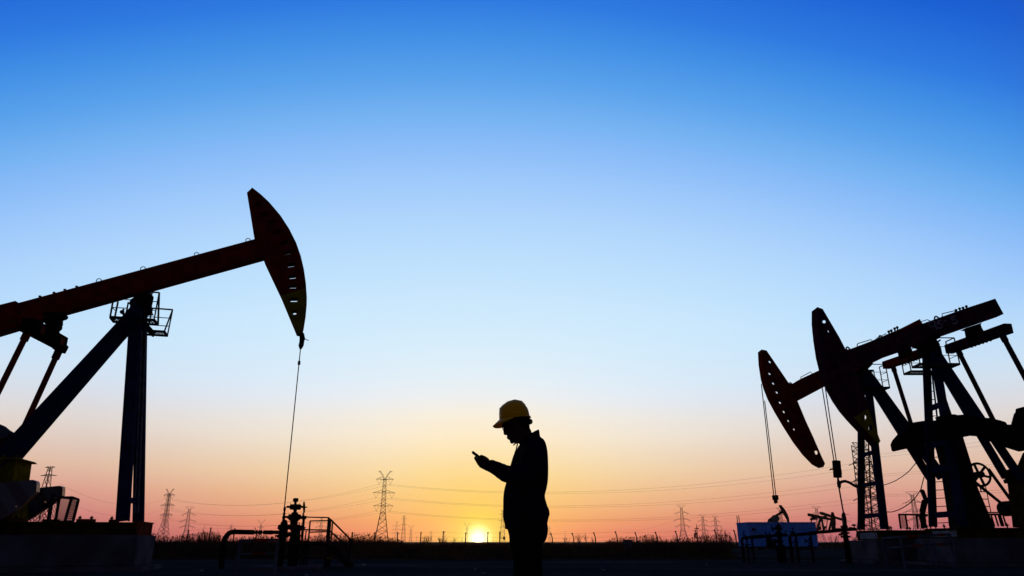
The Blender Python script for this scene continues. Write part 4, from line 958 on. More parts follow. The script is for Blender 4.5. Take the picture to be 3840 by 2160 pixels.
mr_ = thing('pipe_manifold', lvl(X4(1230, 1400), 0), 'low black pipe leading right to the second wellhead, past the cabin corner', 'pipework')
c_ = X4(1225, 880); pts = [Vector((c_.x, c_.y, -.05)), c_, X4(1222, 810), X4(1240, 770), X4(1290, 762), X4(1500, 748), X4(1800, 715)]
b = MB(); b.path(pts, [36 * k6] * 2 + [34 * k6] * 5, 12); b.build('pipe', 'black', mr_, smooth=True)
Y5 = lambda x, y, Y=Yp: at(2980 + x * .138, 1880 + y * .138, Y)
k7 = .138 * mpp(3100, 2000, Yp)
b = MB(); b.path([X4(1780, 717), Y5(600, 840), Y5(900, 822), Y5(1640, 750)], [36 * k6] * 4, 12); b.build('pipe', 'black', mr_)
for x in (1660, 1700, 1740, 1775): b = MB(); b.tube(X4(x, 728 - (x - 1660) * .1), X4(x + 22, 726 - (x - 1660) * .1), 44 * k6, 12); b.build('flange', 'black', mr_)
for x, y0, fl_ in ((1355, 770, (880, 930, 990)), (1680, 740, (860, 960, 1010))):
    vpipe(x, y0, 24 * k6, mr_)
    for yy in fl_: b = MB(); b.lathe(X4(x, yy + 14), (0, 0, 1), [(0, 38 * k6), (34 * k6, 38 * k6)], 12); b.build('flange', 'black', mr_)
b = MB(); b.tube(X4(1265, 930), X4(1340, 930), 14 * k6); b.build('cross_line', 'black', mr_)
b = MB(); b.wheel(X4(1568, 895), Vector((.8, -.6, 0)), 42 * k6, 5 * k6, 5, 8 * k6); b.tube(X4(1570, 900), X4(1660, 900), 18 * k6); b.build('hand_wheel', 'black', mr_)
for x, y in ((1280, 612),): b = MB(); b.ball(X4(x, y), 22 * k6); b.tube(X4(x, y), X4(x, 740), 7 * k6); b.tube(X4(1235, 700), X4(1325, 700), 22 * k6); b.build('gauge', 'black', mr_)
w2 = thing('wellhead', lvl(Y5(1370, 1100, 27.0), 0), 'black wellhead under the nearest right pumpjack, a mushroom shaped cap beside it', 'wellhead')
lathe6('stuffing_box', 1345, [(300, 18), (312, 30), (340, 32), (350, 22), (600, 26), (660, 40)], w2, 27.0, 12, Y5)
lathe6('casing_spool', 1375, [(650, 30), (670, 95), (720, 95), (730, 45), (830, 60), (840, 115), (880, 120), (890, 60), (930, 65), (940, 130), (985, 130), (990, 70), (1300, 80), (1700, 80)], w2, 27.0, 14, Y5)
k8 = .138 * mpp(3170, 2000, 27.0)
for x0, x1_, y, r in ((1140, 1640, 765, 36), (1490, 1560, 745, 46), (1570, 1668, 758, 40), (1200, 1300, 905, 22)):
    b = MB(); b.tube(Y5(x0, y, 27.0), Y5(x1_, y, 27.0), r * k8, 12); b.build('valve_body', 'black', w2)
for x0, x1_, y in ((1375, 1478, 358), (1418, 1520, 538)): b = MB(); b.tube(Y5(x0, y, 27.0), Y5(x1_, y, 27.0), 5 * k8); b.build('bleed_line', 'black', w2)
b = MB(); b.torus(Y5(1300, 705, 27.0), (.25, -1, .5), 38 * k8, 6 * k8, 20, 6); b.build('hand_wheel', 'black', w2)
b = MB(); b.torus(Y5(1240, 905, 27.0), (.3, -1, .2), 36 * k8, 6 * k8, 20, 6); b.build('hand_wheel', 'black', w2)
b = MB(); b.lathe(Y5(1618, 690, 27.0), (0, 0, 1), [(0, 14 * k8), (20 * k8, 20 * k8), (24 * k8, 66 * k8), (45 * k8, 64 * k8), (66 * k8, 30 * k8), (70 * k8, 4 * k8)], 14); b.tube(Y5(1618, 690, 27.0), Y5(1618, 750, 27.0), 15 * k8); b.build('vent_cap', 'black', w2)
b = MB(); b.bar(Y5(1310, 1098, 26.6), Y5(1316, 1185, 26.6), .06); b.build('tag_strip', 'rust', w2)
# ------------------------------------------------------------------ meter box, signs
ux = thing('meter_box', lvl(at(2353, 2068, 44), 0), 'pale grey box with dark lid, in the grass right of the man', 'utility box')
a, c = at(2339.6, 2026, 44), at(2368, 2067, 44)
b = MB(); z0_, z1_ = c.z, a.z
b.rings([[Vector((x, y, z)) for x, y in ((a.x, 43.8), (a.x + .12 * 0, 44.3), (a.x + .47, 44.3), (a.x + .47, 43.8))] for z in (z0_, z1_)]); b.build('box', 'white', ux, bevel=.02)
b = MB(); b.rings([[Vector((x, y, z)) for x, y in ((a.x - .03, 43.75), (a.x - .03, 44.35), (a.x + .5, 44.35), (a.x + .5, 43.75))] for z in (z1_ + .002, z1_ + .035)]); b.build('lid', 'black', ux)
b = MB(); b.bar(Vector((a.x + .235, 44.05, 0)), Vector((a.x + .235, 44.05, z0_)), .34, .3); b.build('stand', 'black', ux)
b = MB(); p = at(2606, 2030, 90); b.bar(Vector((p.x, p.y, 0)), Vector((p.x, p.y, at(2606, 2018, 90).z)), .06); b.bar(at(2606, 2017, 90), at(2606, 1999, 90), .5, .12)
single('sign_post', b, 'black', 'small dark board on a post beside the fence, left of two thin pylons', 'sign', Vector((p.x, p.y, 0)))
b = MB(); p = at(2617, 2030, 105); q_ = at(2615.6, 1974, 105); b.bar(Vector((p.x, p.y, 0)), Vector((p.x, p.y, q_.z)), .10); z_ = at(2616, 1982, 105).z; b.bar(Vector((p.x - .28, p.y, z_)), Vector((p.x + .28, p.y, z_)), .12); b.bar(Vector((p.x, p.y, q_.z - .1)), Vector((p.x, p.y, q_.z + .3)), .05)
single('utility_pole', b, 'galv', 'thin pole with a small crosspiece just left of the two thin pylons', 'pole', Vector((p.x, p.y, 0)))
b = MB(); p = at(1874, 2030, 150); b.bar(Vector((p.x, p.y, 0)), Vector((p.x, p.y, at(1873, 1993, 150).z)), .22); c = at(1890.5, 2018, 150); b.bar(c + Vector((-.22, 0, 0)), c + Vector((.22, 0, 0)), .3, .6); b.bar(c, Vector((p.x, p.y, c.z)), .08)
single('utility_pole', b, 'far', 'pole with a hanging box at the foot of the pylon behind the man', 'pole', Vector((p.x, p.y, 0)))
# ------------------------------------------------------------------ barbed wire fence
YF = 96.0
FP = [(706, 1990), (790, 1981), (880, 1984), (1147, 1993), (1321, 1998), (1578, 1998), (1662, 1995), (1746, 2000), (1829, 1998), (1912, 2000), (1992, 2000), (2071, 2001), (2151, 2001), (2232, 1999), (2313, 1995), (2387, 1998), (2463, 1997), (2538, 1993), (2612, 1990), (2685, 1990), (2757, 1990), (2836, 1992)]
FP = sorted(FP + [(963, 1990), (1050, 1992), (1234, 1996), (1405, 1998), (1491, 1999)])
fn = thing('barbed_wire_fence', lvl(at(1960, 2030, YF), 0), 'long barbed wire fence of bent dark posts across the field on the horizon', 'fence')
tops = []
for x, y in FP:
    p = at(x, y, YF); ln = -.30 if x > 2000 else .05
    g = lvl(p, 0); g.x = p.x + (.0); kn = Vector((p.x, p.y, p.z - .55)); t = Vector((p.x + ln * .6, p.y, p.z))
    b = MB(); b.bar(Vector((p.x, p.y, -.1)), kn, .13); b.bar(kn, t, .11); b.ball(t, .11, 6, 4); b.build('post', 'black', fn)
    tops.append((t, kn))
for k in range(4):
    b = MB()
    for (t0_, k0), (t1_, k1) in zip(tops, tops[1:]):
        a, c = (t0_, t1_) if k == 0 else ((k0, k1) if k == 1 else (k0 - Vector((0, 0, .4 * (k - 1))), k1 - Vector((0, 0, .4 * (k - 1)))))
        b.bar(a, c, .012)
    b.build('wire', 'black', fn)
# ------------------------------------------------------------------ lattice pylons
def lattice(b, z0, z1, h0, h1, n, t):
    for i in range(n):
        f0, f1 = i / n, (i + 1) / n; za, zb_ = z0 + (z1 - z0) * f0, z0 + (z1 - z0) * f1; wa, wb = h0 + (h1 - h0) * f0, h0 + (h1 - h0) * f1
        ca_ = [Vector((sx * wa, sy * wa, za)) for sx, sy in ((-1, -1), (1, -1), (1, 1), (-1, 1))]; cb_ = [Vector((sx * wb, sy * wb, zb_)) for sx, sy in ((-1, -1), (1, -1), (1, 1), (-1, 1))]
        for k in range(4):
            j = (k + 1) % 4; b.bar(ca_[k], cb_[k], t); b.bar(ca_[k], cb_[j], t * .6); b.bar(ca_[j], cb_[k], t * .6)
            if i % 2 == 0: b.bar(ca_[k], ca_[j], t * .6)
def pylon_proto(kind):
    """50 m tall prototype at the origin"""
    r_ = bpy.data.objects.new('pylon', None); COL.objects.link(r_); tips = []
    g = 'galv'
    def arm(z, L_, hw, rise=0.0, drop=0.0, t=.22):
        for sx in (-1, 1):
            b = MB(); tip_ = Vector((sx * L_, 0, z + drop))
            for sy in (-1, 1):
                b.bar(Vector((sx * hw, sy * hw, z)), tip_, t); b.bar(Vector((sx * hw * .95, sy * hw * .9, z + 2.0 + rise)), tip_, t * .7)
                for f in (.3, .6): b.bar(Vector((sx * hw, sy * hw, z)).lerp(tip_, f), Vector((sx * hw, sy * hw, z + 2.0 + rise)).lerp(tip_, f + .15), t * .5)
            b.build('cross_arm', g, r_); tips.append(tip_)
    if kind == 'horn':
        b = MB(); lattice(b, 0, 20.5, 5.0, 1.75, 5, .3); lattice(b, 20.5, 46, 1.75, 1.0, 11, .24)
        for z in (20.5, 26, 35.5, 44.2): 
            for k in (-1, 1): b.bar(Vector((-1.5, k * 1.4, z)), Vector((1.5, k * 1.4, z)), .3)
        b.build('tower_body', g, r_)
        for z, L_ in ((44.2, 6.5), (34.6, 8.1), (25.4, 7.3)): arm(z, L_, 1.2)
        for sx in (-1, 1):
            b = MB(); b.bar(Vector((sx * .9, 0, 45.5)), Vector((sx * 4.3, 0, 50)), .25); b.bar(Vector((sx * .9, 0, 47)), Vector((sx * 4.0, 0, 50.2)), .2); b.bar(Vector((sx * 2.8, 0, 50.3)), Vector((sx * 5.3, 0, 49.5)), .22)
            for f in (.2, .45, .7): b.bar(Vector((sx * (.9 + 3.4 * f), 0, 45.5 + 4.5 * f)), Vector((sx * (.9 + 3.1 * f), 0, 47 + 3.2 * f)), .15)
            b.build('earth_wire_horn', g, r_)
            for z, L_ in ((44.2, 6.0), (34.6, 7.6), (25.4, 6.8)):
                b = MB(); v = Vector((sx * (L_ - 1.9), 0, z - 3.6)); b.bar(Vector((sx * L_, 0, z)), v, .13); b.bar(Vector((sx * (L_ - 3.9), 0, z - .2)), v, .13); b.ball(v, .25, 6, 4); b.build('insulator_string', g, r_)
    elif kind in ('tee', 'strain'):
        b = MB()
        if kind == 'tee': lattice(b, 0, 17, 6.6, 2.6, 4, .34); lattice(b, 17, 47, 2.6, 1.1, 9, .26)
        else: lattice(b, 0, 17, 6.6, 3.5, 5, .4); lattice(b, 17, 49, 3.5, 2.9, 11, .34)
        b.build('tower_body', g, r_)
        for sx in (-1, 1):
            b = MB()
            for sy in (-1, 1): b.bar(Vector((0, sy * .9, 50)), Vector((sx * 6.2, sy * .2, 50)), .22); b.bar(Vector((sx * 1.1, sy * 1.1, 46.5)), Vector((sx * 6.2, 0, 50)), .2)
            b.bar(Vector((sx * 1.1, 0, 46.5)), Vector((sx * 2.5, 0, 50)), .15); b.build('top_arm', g, r_)
        for z, L_ in ((40, 8.6), (31, 10.2), (22.5, 9.2)):
            arm(z, L_, 1.7, .2, -1.1, .28)
            for sx in (-1, 1):
                b = MB(); a = Vector((sx * L_, 0, z - 1.1)); b.bar(a, a + Vector((sx * 2.2, .6, -.9)), .34); b.bar(a + Vector((sx * -.3, 0, 0)), a + Vector((sx * -2.0, -.6, -2.6)), .3); b.build('insulator_string', g, r_)
    elif kind == 'fork':
        b = MB(); lattice(b, 0, 40, 4.2, 1.0, 9, .3); b.build('tower_body', g, r_)
        for sx in (-1, 1):
            b = MB(); b.bar(Vector((sx * .9, 0, 40)), Vector((sx * 8.0, 0, 49)), .35); b.bar(Vector((0, 0, 42.5)), Vector((sx * 8.0, 0, 50)), .3); b.bar(Vector((sx * 6.5, 0, 49.6)), Vector((sx * 9.2, 0, 50)), .4); b.build('earth_wire_horn', g, r_)
        for z, L_ in ((33, 7.5), (22, 7.5)): arm(z, L_, 1.6, 0, 0, .22)
    elif kind == 'cat':
        b = MB(); lattice(b, 0, 32, 5.0, 1.6, 6, .36); b.build('tower_body', g, r_)
        b = MB(); pts = [(-2, 32), (-5, 37), (-4.8, 44), (-6, 50), (-4, 46.5), (4, 46.5), (6, 50), (4.8, 44), (5, 37), (2, 32)]
        for p, q_ in zip(pts, pts[1:]): b.bar(Vector((p[0], 0, p[1])), Vector((q_[0], 0, q_[1])), .5)
        b.bar(Vector((-7, 0, 36)), Vector((-4, 0, 38)), .35); b.bar(Vector((7, 0, 36)), Vector((4, 0, 38)), .35); b.build('window_frame', g, r_)
    else:   # slim three-arm
        b = MB(); lattice(b, 0, 50, 4.3, .8, 12, .28); b.build('tower_body', g, r_)
        for z, L_ in ((49.5, 4.0), (44, 6.6), (33.5, 7.2), (23.5, 6.2)): arm(z, L_, .9, -1.2, 0, .26)
    return r_
protos = {k: pylon_proto(k) for k in ('horn', 'tee', 'strain', 'fork', 'cat', 'slim')}
used = set()
PY = [(1445, 1767, 'horn', 50, 8, 'tall horned lattice pylon with three arms, between the left wellhead and the sun'),
      (638, 1834, 'horn', 50, -14, 'horned lattice pylon just right of the left pumpjack foundation'),
      (189, 1750, 'slim', 46, -10, 'lattice pylon rising behind the striped crank arms at far left'),
      (712, 1901, 'tee', 44, 14, 'shorter pylon beside the horned one, right of the left foundation'),
      (868, 1967, 'tee', 42, 5, 'tiny pylon above the bend of the black elbow pipe'),
      (981, 1949, 'fork', 46, 5, 'faint forked pylon above the lever of the black elbow pipe'),
      (1207, 1938, 'tee', 46, 0, 'pylon seen through the handrails of the work platform'),
      (1488, 1955, 'tee', 44, 8, 'small dark pylon at the right foot of the tall horned pylon'),
      (1516, 1934, 'slim', 52, 0, 'slim faint pylon with straight arms right of the tall horned pylon'),
      (1542, 1970, 'fork', 46, 0, 'small faint forked pylon, second right of the slim pylon'),
      (1563, 2008, 'tee', 34, 0, 'minute pylon beside the small forked one'),
      (1617, 1990, 'tee', 44, 0, 'small red tinted pylon above the dark bushes left of the sun'),
      (1667, 1992, 'slim', 44, 0, 'small slim pylon behind a fence post, mid way to the sun'),
      (1734, 2012, 'tee', 34, 0, 'minute pylon left of the forked pylon beside the sun'),
      (1752, 1961, 'fork', 50, 0, 'forked pylon standing immediately left of the setting sun'),
      (1815, 1994, 'slim', 44, 0, 'very faint pylon at the right rim of the sun'),
      (1850, 2012, 'slim', 40, 0, 'very faint low pylon between the sun and the man'),
      (1885, 1914, 'slim', 50, 4, 'big pylon partly hidden by the man, right of the sun'),
      (2060, 1974, 'slim', 46, 0, 'faint pylon just right of the man at hip height'),
      (2119, 1991, 'cat', 44, 0, 'little pylon with an open cat-eared head right of the man'),
      (2137, 2019, 'slim', 34, 0, 'minute pylon beside the cat-eared one'),
      (2554, 1894, 'tee', 48, -6, 'clear dark pylon alone on the horizon left of the cabin'),
      (2634, 1931, 'tee', 46, 0, 'thin pylon left of the cabin, left one of a pair'),
      (2681, 1934, 'tee', 46, 0, 'thin pylon left of the cabin, right one of a pair'),
      (2924, 1904, 'tee', 44, 8, 'pylon behind the far pumpjack that rises over the cabin'),
      (3060, 1899, 'tee', 44, -8, 'pylon above the right corner of the cabin, behind the dipping beams'),
      (3223, 1662, 'strain', 60, 30, 'huge near lattice pylon seen through the post of the second right pumpjack'),
      (3418, 1844, 'tee', 46, -8, 'pylon between the two right pumpjacks, behind the guard cage')]
PP = {}
for px, py, kd, H, yaw, lab in PY:
    d = ray(px, py); Y = (H - EYE) / d.z * d.y; X = d.x / d.y * Y
    o = protos[kd] if kd not in used else copy_tree(protos[kd]); used.add(kd)
    s_ = H / 50.0; o.location = (X, Y, 0); wd = 1.0; o.scale = (s_ * wd, s_ * wd, s_); o.rotation_euler = (0, 0, R(yaw))
    tag(o, lab, 'pylon', 'lattice pylons on the plain'); PP[px] = (X, Y, s_, R(yaw))
# ------------------------------------------------------------------ power lines
def att(key, x, z):
    X, Y, s_, yw = PP[key]; return Vector((X + x * s_ * math.cos(yw), Y + x * s_ * math.sin(yw), z * s_))
def line(a, c, sag, r, lab, grp='conductors of the high voltage lines', spacers=True):
    n = 26; pts = []
    for i in range(n + 1):
        f = i / n; p = a.lerp(c, f); p.z -= 4 * sag * f * (1 - f); pts.append(p)
    b = MB(); b.path(pts, r, 5)
    if spacers:
        for i in range(3, n - 1, 4): b.ball(pts[i], r * 3.4, 6, 4)
    single('power_line', b, 'wire', lab, 'power line', a, grp)
LV = {'top': (40.6, 38.9), 'middle': (31.0, 29.9), 'bottom': (21.8, 21.4)}
for nm, zh, xh, zt_, xt in (('top', 40.6, 4.1, 38.9, 9.5), ('middle', 31.0, 5.7, 29.9, 11), ('bottom', 21.8, 4.9, 21.4, 10)):
    sg = {'top': 10.5, 'middle': 9.5, 'bottom': 9.0}[nm]
    line(att(1445, xh, zh), att(3223, -xt, zt_), sg, .042, '%s conductor from the tall horned pylon to the huge right pylon, front of its pair' % nm)
    line(att(1445, -xh, zh), att(3223, xt, zt_), sg * 1.08, .042, '%s conductor from the tall horned pylon to the huge right pylon, rear of its pair' % nm)
    line(att(638, xh, zh), att(1445, -xh, zh), sg * .95, .042, '%s conductor between the two horned pylons, the front one of its pair' % nm)
    line(att(638, -xh, zh), att(1445, xh, zh), sg * .95, .042, '%s conductor between the two horned pylons, the rear one of its pair' % nm)
    line(att(189, 10, zt_ - .5), att(638, -xh, zh), 9.0, .04, '%s conductor from the far left pylon to the horned pylon beside the post' % nm, spacers=False)
    line(att(189, -10, zt_ - .5), att(189, -10, zt_ - .5) + Vector((-190, -20, 5)), 6.0, .04, '%s conductor leaving the frame at left from the far left pylon' % nm, spacers=False)
for nm, a, c in (('top', (3267, 1706), (3840, 1622)), ('upper middle', (3267, 1716), (3840, 1640)), ('middle', (3280, 1779), (3840, 1718)), ('lower middle', (3280, 1786), (3840, 1728)), ('bottom', (3290, 1854), (3840, 1822)), ('lowest', (3290, 1860), (3840, 1832))):
    Yp_ = PP[3223][1]; p = at(*a, Yp_); q_ = at(*c, Yp_ * .84); dv = q_ - p
    line(p, q_ + dv * .35, 1.5, .04, '%s conductor running right from the huge pylon behind the right pumpjacks' % nm)
line(att(2554, 9.5, 38), att(3060, -9.5, 38), 6, .04, 'thin conductor from the lone dark pylon towards the cabin roof', spacers=False)
line(att(2554, -10, 29), att(1885, 7, 33), 22, .04, 'thin low conductor from the lone dark pylon back towards the man', spacers=False)
line(att(3060, 9.5, 38), att(3418, -9.5, 38), 8, .04, 'thin conductor behind the far pumpjacks towards the pylon beyond the post', spacers=False)
# ------------------------------------------------------------------ reeds, grass and bare bushes
def field_plants():
    rnd = random.Random(3); bm = bmesh.new()
    def blade(x, y, h, w, lean, plume):
        a = rnd.uniform(0, math.pi); dx, dy = math.cos(a) * w / 2, math.sin(a) * w / 2
        lx, ly = lean * h * math.cos(a * 3), lean * h * math.sin(a * 3) * .5
        v = [bm.verts.new(p) for p in ((x - dx, y - dy, 0), (x + dx, y + dy, 0), (x + lx * .4 + dx * .8, y + ly * .4 + dy * .8, h * .6), (x + lx * .4 - dx * .8, y + ly * .4 - dy * .8, h * .6), (x + lx, y + ly, h))]
        bm.faces.new((v[0], v[1], v[2], v[3])); bm.faces.new((v[3], v[2], v[4]))
        if plume:
            c = Vector((x + lx * 1.02, y + ly, h)); s = .034
            q = [bm.verts.new(c + Vector(p)) for p in ((-s * .5, 0, -s * 1.5), (s * .5, 0, -s * 1.2), (s * .8, 0, s * 2.2), (-s * .2, 0, s * 1.6))]; bm.faces.new(q)
    def hmax(px):
        # top of the growth above the horizon in photo pixels, read along the frame
        pts = [(-400, 20), (500, 22), (560, 26), (640, 14), (700, 22), (760, 32), (820, 22), (860, 10), (900, 12), (1000, 20), (1060, 10), (1150, 16), (1260, 26), (1380, 24), (1470, 12), (1520, 1), (1700, 0), (1900, 0), (2150, 0), (2270, 2), (2300, 12), (2400, 16), (2430, 24), (2455, 20), (2500, 8), (2600, 14), (2700, 22), (2800, 26), (2900, 20), (4400, 20)]
        for (a, h0), (b, h1) in zip(pts, pts[1:]):
            if a <= px <= b: return h0 + (h1 - h0) * (px - a) / (b - a)
        return 5
    n = 0
    while n < 52000:
        Y = 38.5 + 62 * rnd.random() ** 1.3; px = rnd.uniform(-350, 4250)
        if px > 2740 and Y < 92: continue
        p = at(px, 2032, Y); hm = EYE + hmax(px) * .95 / FPX * Y / CT
        tall = rnd.random()
        h = (EYE * rnd.uniform(.25, .99)) if tall < .88 else (EYE + (hm - EYE) * rnd.random() ** .8)
        if hm < EYE + .04: h = EYE * rnd.uniform(.3, .97)
        blade(p.x, Y, max(.1, h), rnd.uniform(.012, .035) * (1.0 if h > EYE else 1.6), rnd.uniform(-.3, .3) * (.5 if h > EYE else 1), h > EYE + .2 and rnd.random() < .5); n += 1
    n = 0
    while n < 15000:
        Y = 40 + 55 * rnd.random(); px = rnd.uniform(540, 2740); hp_ = hmax(px)
        if hp_ < 3 or (px > 2250 and rnd.random() < .45): continue
        p = at(px, 2032, Y); hm = EYE + hp_ * 1.15 / FPX * Y / CT
        blade(p.x, Y, EYE + (hm - EYE) * rnd.random() ** 2.6, .020 * Y / 60, rnd.uniform(-.12, .12), rnd.random() < .12); n += 1
    # a scatter of short tufts along the edge of the pad
    for _ in range(6000):
        Y = rnd.uniform(35.0, 40); p = at(rnd.uniform(-350, 2760), 2080, Y); blade(p.x, Y, rnd.uniform(.05, .35), .03, .3, False)
    me = bpy.data.meshes.new('reeds'); bm.to_mesh(me); bm.free(); me.materials.append(M['reed'])
    o = bpy.data.objects.new('reeds', me); COL.objects.link(o); o['kind'] = 'stuff'
    tag(o, 'dry brown reeds and grass covering the field up to the horizon', 'reeds')
field_plants()
def bush(px, top, Y, spread, n, seed, label):
    rnd = random.Random(seed); g = at(px, 2030, Y); g.z = 0; H = at(px, top, Y).z
    ro = thing('bare_bush', g, label, 'bush', 'leafless bushes along the horizon'); b = MB()
    def grow(p, d, ln, r, lv):
        q_ = p + d * ln; b.bar(p, q_, r * 2, r * 2, (0, 1, 0), r * 1.3, r * 1.3)
        if lv == 0: return
        for _ in range(rnd.choice((2, 3)) if lv > 1 else 2):
            e = (d + Vector((rnd.uniform(-.75, .75), rnd.uniform(-.6, .6), rnd.uniform(.1, .9)))).normalized(); grow(p.lerp(q_, rnd.uniform(.5, 1)), e, ln * rnd.uniform(.55, .8), r * .62, lv - 1)
    W_ = spread * mpp(px, 2010, Y)
    b2 = MB()
    for _ in range(n):
        p = g + Vector((rnd.uniform(-W_, W_), rnd.uniform(-W_, W_) * .6, -.05)); grow(p, Vector((rnd.uniform(-.3, .3), rnd.uniform(-.2, .2), 1)).normalized(), H * rnd.uniform(.34, .56), .028 * Y / 110, 3)
    b.build('branches', 'bark', ro)
    b2.lathe(g - Vector((0, 0, .1)), (0, 0, 1), [(0, .12), (.5, .08)], 6); b2.build('trunk', 'bark', ro)
for i, (px, top, Y, sp, n, lab) in enumerate((
    (2183, 2001, 130, 15, 7, 'broad bare bush behind the fence, second thicket right of the man'), (2120, 2014, 130, 6, 3, 'small bare bush at the foot of the cat-eared pylon'),
    (2222, 2018, 120, 8, 4, 'low bare bush just left of a fence post right of the man'), (2452, 2008, 110, 9, 6, 'bare bush right of the meter box'),
    (2535, 2006, 115, 9, 5, 'bare bush at the left foot of the lone dark pylon'), (2655, 1990, 120, 11, 7, 'tall bare bush between the two thin pylons'),
    (2712, 1988, 120, 12, 8, 'tall bare bush right of the two thin pylons'), (2745, 2000, 115, 8, 5, 'bare bush nearest the left end of the cabin'),
    (1592, 2012, 130, 12, 9, 'dark bushy clump right of a fence post, left of the sun'), (1612, 2010, 140, 8, 5, 'dark bush under the small red tinted pylon'),
    (1650, 2016, 130, 7, 6, 'dark low bush beside the slim pylon left of the sun'), (1674, 2018, 125, 5, 4, 'small dark bush at a fence post left of the sun'),
    (1700, 2019, 125, 5, 3, 'tiny bush nearest the sun on its left'), (795, 1988, 80, 14, 7, 'thin bare bush behind the elbow pipe, beside a fence post'),
    (757, 1984, 85, 12, 6, 'thin bare bush right of the left lattice pylons'), (812, 1992, 75, 8, 5, 'small bare bush left of the elbow pipe bend'),
    (905, 2012, 80, 10, 5, 'low bush under the horizontal pipe'), (985, 2012, 80, 12, 5, 'low bush behind the pipe lever'), (1320, 2008, 120, 8, 5, 'low bush behind the platform stairs'),
    (560, 1988, 60, 9, 5, 'thin bush at the right end of the left foundation'), (3212, 2003, 100, 10, 6, 'bush behind the wellhead near the second pumpjack'), (3130, 2008, 110, 14, 7, 'bush behind the pipe between cabin and wellhead'))):
    bush(px, top, Y, sp, n, 40 + i, lab)
# pale litter on the packed dirt
rnd = random.Random(5)
for px, py in ((1364, 2120), (885, 2134), (755, 2144), (2263, 2139), (1813, 2150), (1783, 2136), (798, 2094), (732, 2093), (762, 2091), (876, 2084), (1150, 2158), (2650, 2118), (3620, 2125), (3690, 2120)):
    d = ray(px, py); Y = -EYE / d.z * d.y; c = Vector((d.x / d.y * Y, Y, 0)); s_ = .025 + .025 * rnd.random(); b = MB()
    b.ball(c + Vector((0, 0, s_ * .4)), (s_ * 1.5, s_, s_ * .6), 7, 5)
    for v in b.bm.verts: v.co += Vector((rnd.uniform(-.2, .2), rnd.uniform(-.2, .2), rnd.uniform(-.15, .15))) * s_
    single('stone', b, 'litter', 'small pale stone lying on the dark packed dirt', 'stone', c, 'pale stones scattered on the dirt')

# ------------------------------------------------------------------ the worker
YM = 5.35
def Q(x, y, w=0.0):
    """photo point of the figure at depth YM + w"""
    return at(1700 + x * .4902, 1450 + y * .4902, YM + w)
def Pp(x, y, w=0.0):
    return at(1740 + x * .2761, 1480 + y * .2761, YM + w)
def ring(F, B, hw, n=28, ex=2.3, yc=0.0):
    """closed section between a front and a back point on the middle plane, hw wide to either side"""
    c = (F + B) / 2; a = (B - F) / 2; out = []
    for k in range(n):
        t = 2 * math.pi * k / n; ct, st = math.cos(t), math.sin(t)
        sx = math.copysign(abs(ct) ** (2 / ex), ct); sy = math.copysign(abs(st) ** (2 / ex), st)
        out.append(c - a * sx + Vector((0, yc + hw * sy, 0)))
    return out
def dense(lst, k=3):
    """smooth interpolation of the traced sections"""
    out = []
    for i in range(len(lst) - 1):
        p0 = lst[max(i - 1, 0)]; p1 = lst[i]; p2 = lst[i + 1]; p3 = lst[min(i + 2, len(lst) - 1)]
        for j in range(k):
            t = j / k
            out.append(tuple(0.5 * ((2 * b) + (-a + c) * t + (2 * a - 5 * b + 4 * c - d) * t * t + (-a + 3 * b - 3 * c + d) * t ** 3) for a, b, c, d in zip(p0, p1, p2, p3)))
    out.append(lst[-1]); return out
man_loc = Vector((at(1975, 2160, YM).x, YM, 0))
man = None
# body: head, neck, trunk, arms, hands and legs grown together
b = MB()
head = [(505, 300, 885, 300, .068), (512, 350, 884, 345, .075), (518, 400, 884, 398, .077), (523, 430, 888, 440, .077), (540, 462, 900, 466, .075), (560, 500, 912, 490, .072), (575, 540, 920, 512, .067),
        (590, 572, 925, 530, .064), (604, 600, 930, 550, .060), (622, 622, 932, 575, .057), (645, 643, 934, 600, .054), (690, 653, 936, 630, .054), (740, 660, 940, 665, .057), (770, 700, 945, 700, .062), (780, 760, 980, 740, .08)]
hs = [ring(Pp(520, 200), Pp(860, 200), .045)] + [ring(Pp(r[0], r[1]), Pp(r[2], r[3]), r[4], ex=2.15) for r in dense(head)]
b.rings(hs)
def limb(b, pts, rs, n=12):
    b.path(pts, rs, n)
    b.ball(pts[0], rs[0] * .99, n, 8); b.ball(pts[-1], rs[-1] * .99, n, 8)
limb(b, [Pp(545, 468), Pp(553, 505), Pp(560, 527)], [.006, .010, .013])                   # nose
b.ball(Pp(566, 532, -.010), .009, 8, 6); b.ball(Pp(566, 532, .010), .009, 8, 6)           # nostrils
limb(b, [Pp(598, 582, -.017), Pp(590, 584, 0), Pp(598, 582, .017)], [.004, .0075, .004], 8)  # upper lip
limb(b, [Pp(614, 600, -.015), Pp(608, 603, 0), Pp(614, 600, .015)], [.004, .0075, .004], 8)  # lower lip
b.ball(Pp(655, 634), .018, 10, 8)                                                        # chin
limb(b, [Pp(530, 428, -.035), Pp(521, 430, -.012), Pp(521, 430, .012), Pp(530, 428, .035)], [.006, .008, .008, .006], 8)   # brow
for sg in (-1, 1):
    rt = Matrix.Rotation(R(-20), 3, 'Y'); b.ball(Pp(722, 452, sg * .078), (.020, .009, .032), 12, 8, rt); b.ball(Pp(735, 480, sg * .077), (.010, .007, .012), 8, 6)   # ears
    b.ball(Pp(553, 452, sg * .031), .0125, 10, 8)                                         # eyes
trunk = [(560, 470, 690, 440, .10), (500, 520, 700, 500, .17), (460, 600, 706, 590, .19), (430, 700, 705, 690, .185), (412, 800, 690, 800, .17), (405, 900, 695, 900, .165), (410, 1000, 705, 990, .17), (430, 1090, 705, 1080, .165), (450, 1160, 690, 1150, .15)]
b.rings([ring(Q(r[0], r[1]), Q(r[2], r[3]), r[4]) for r in dense(trunk)])
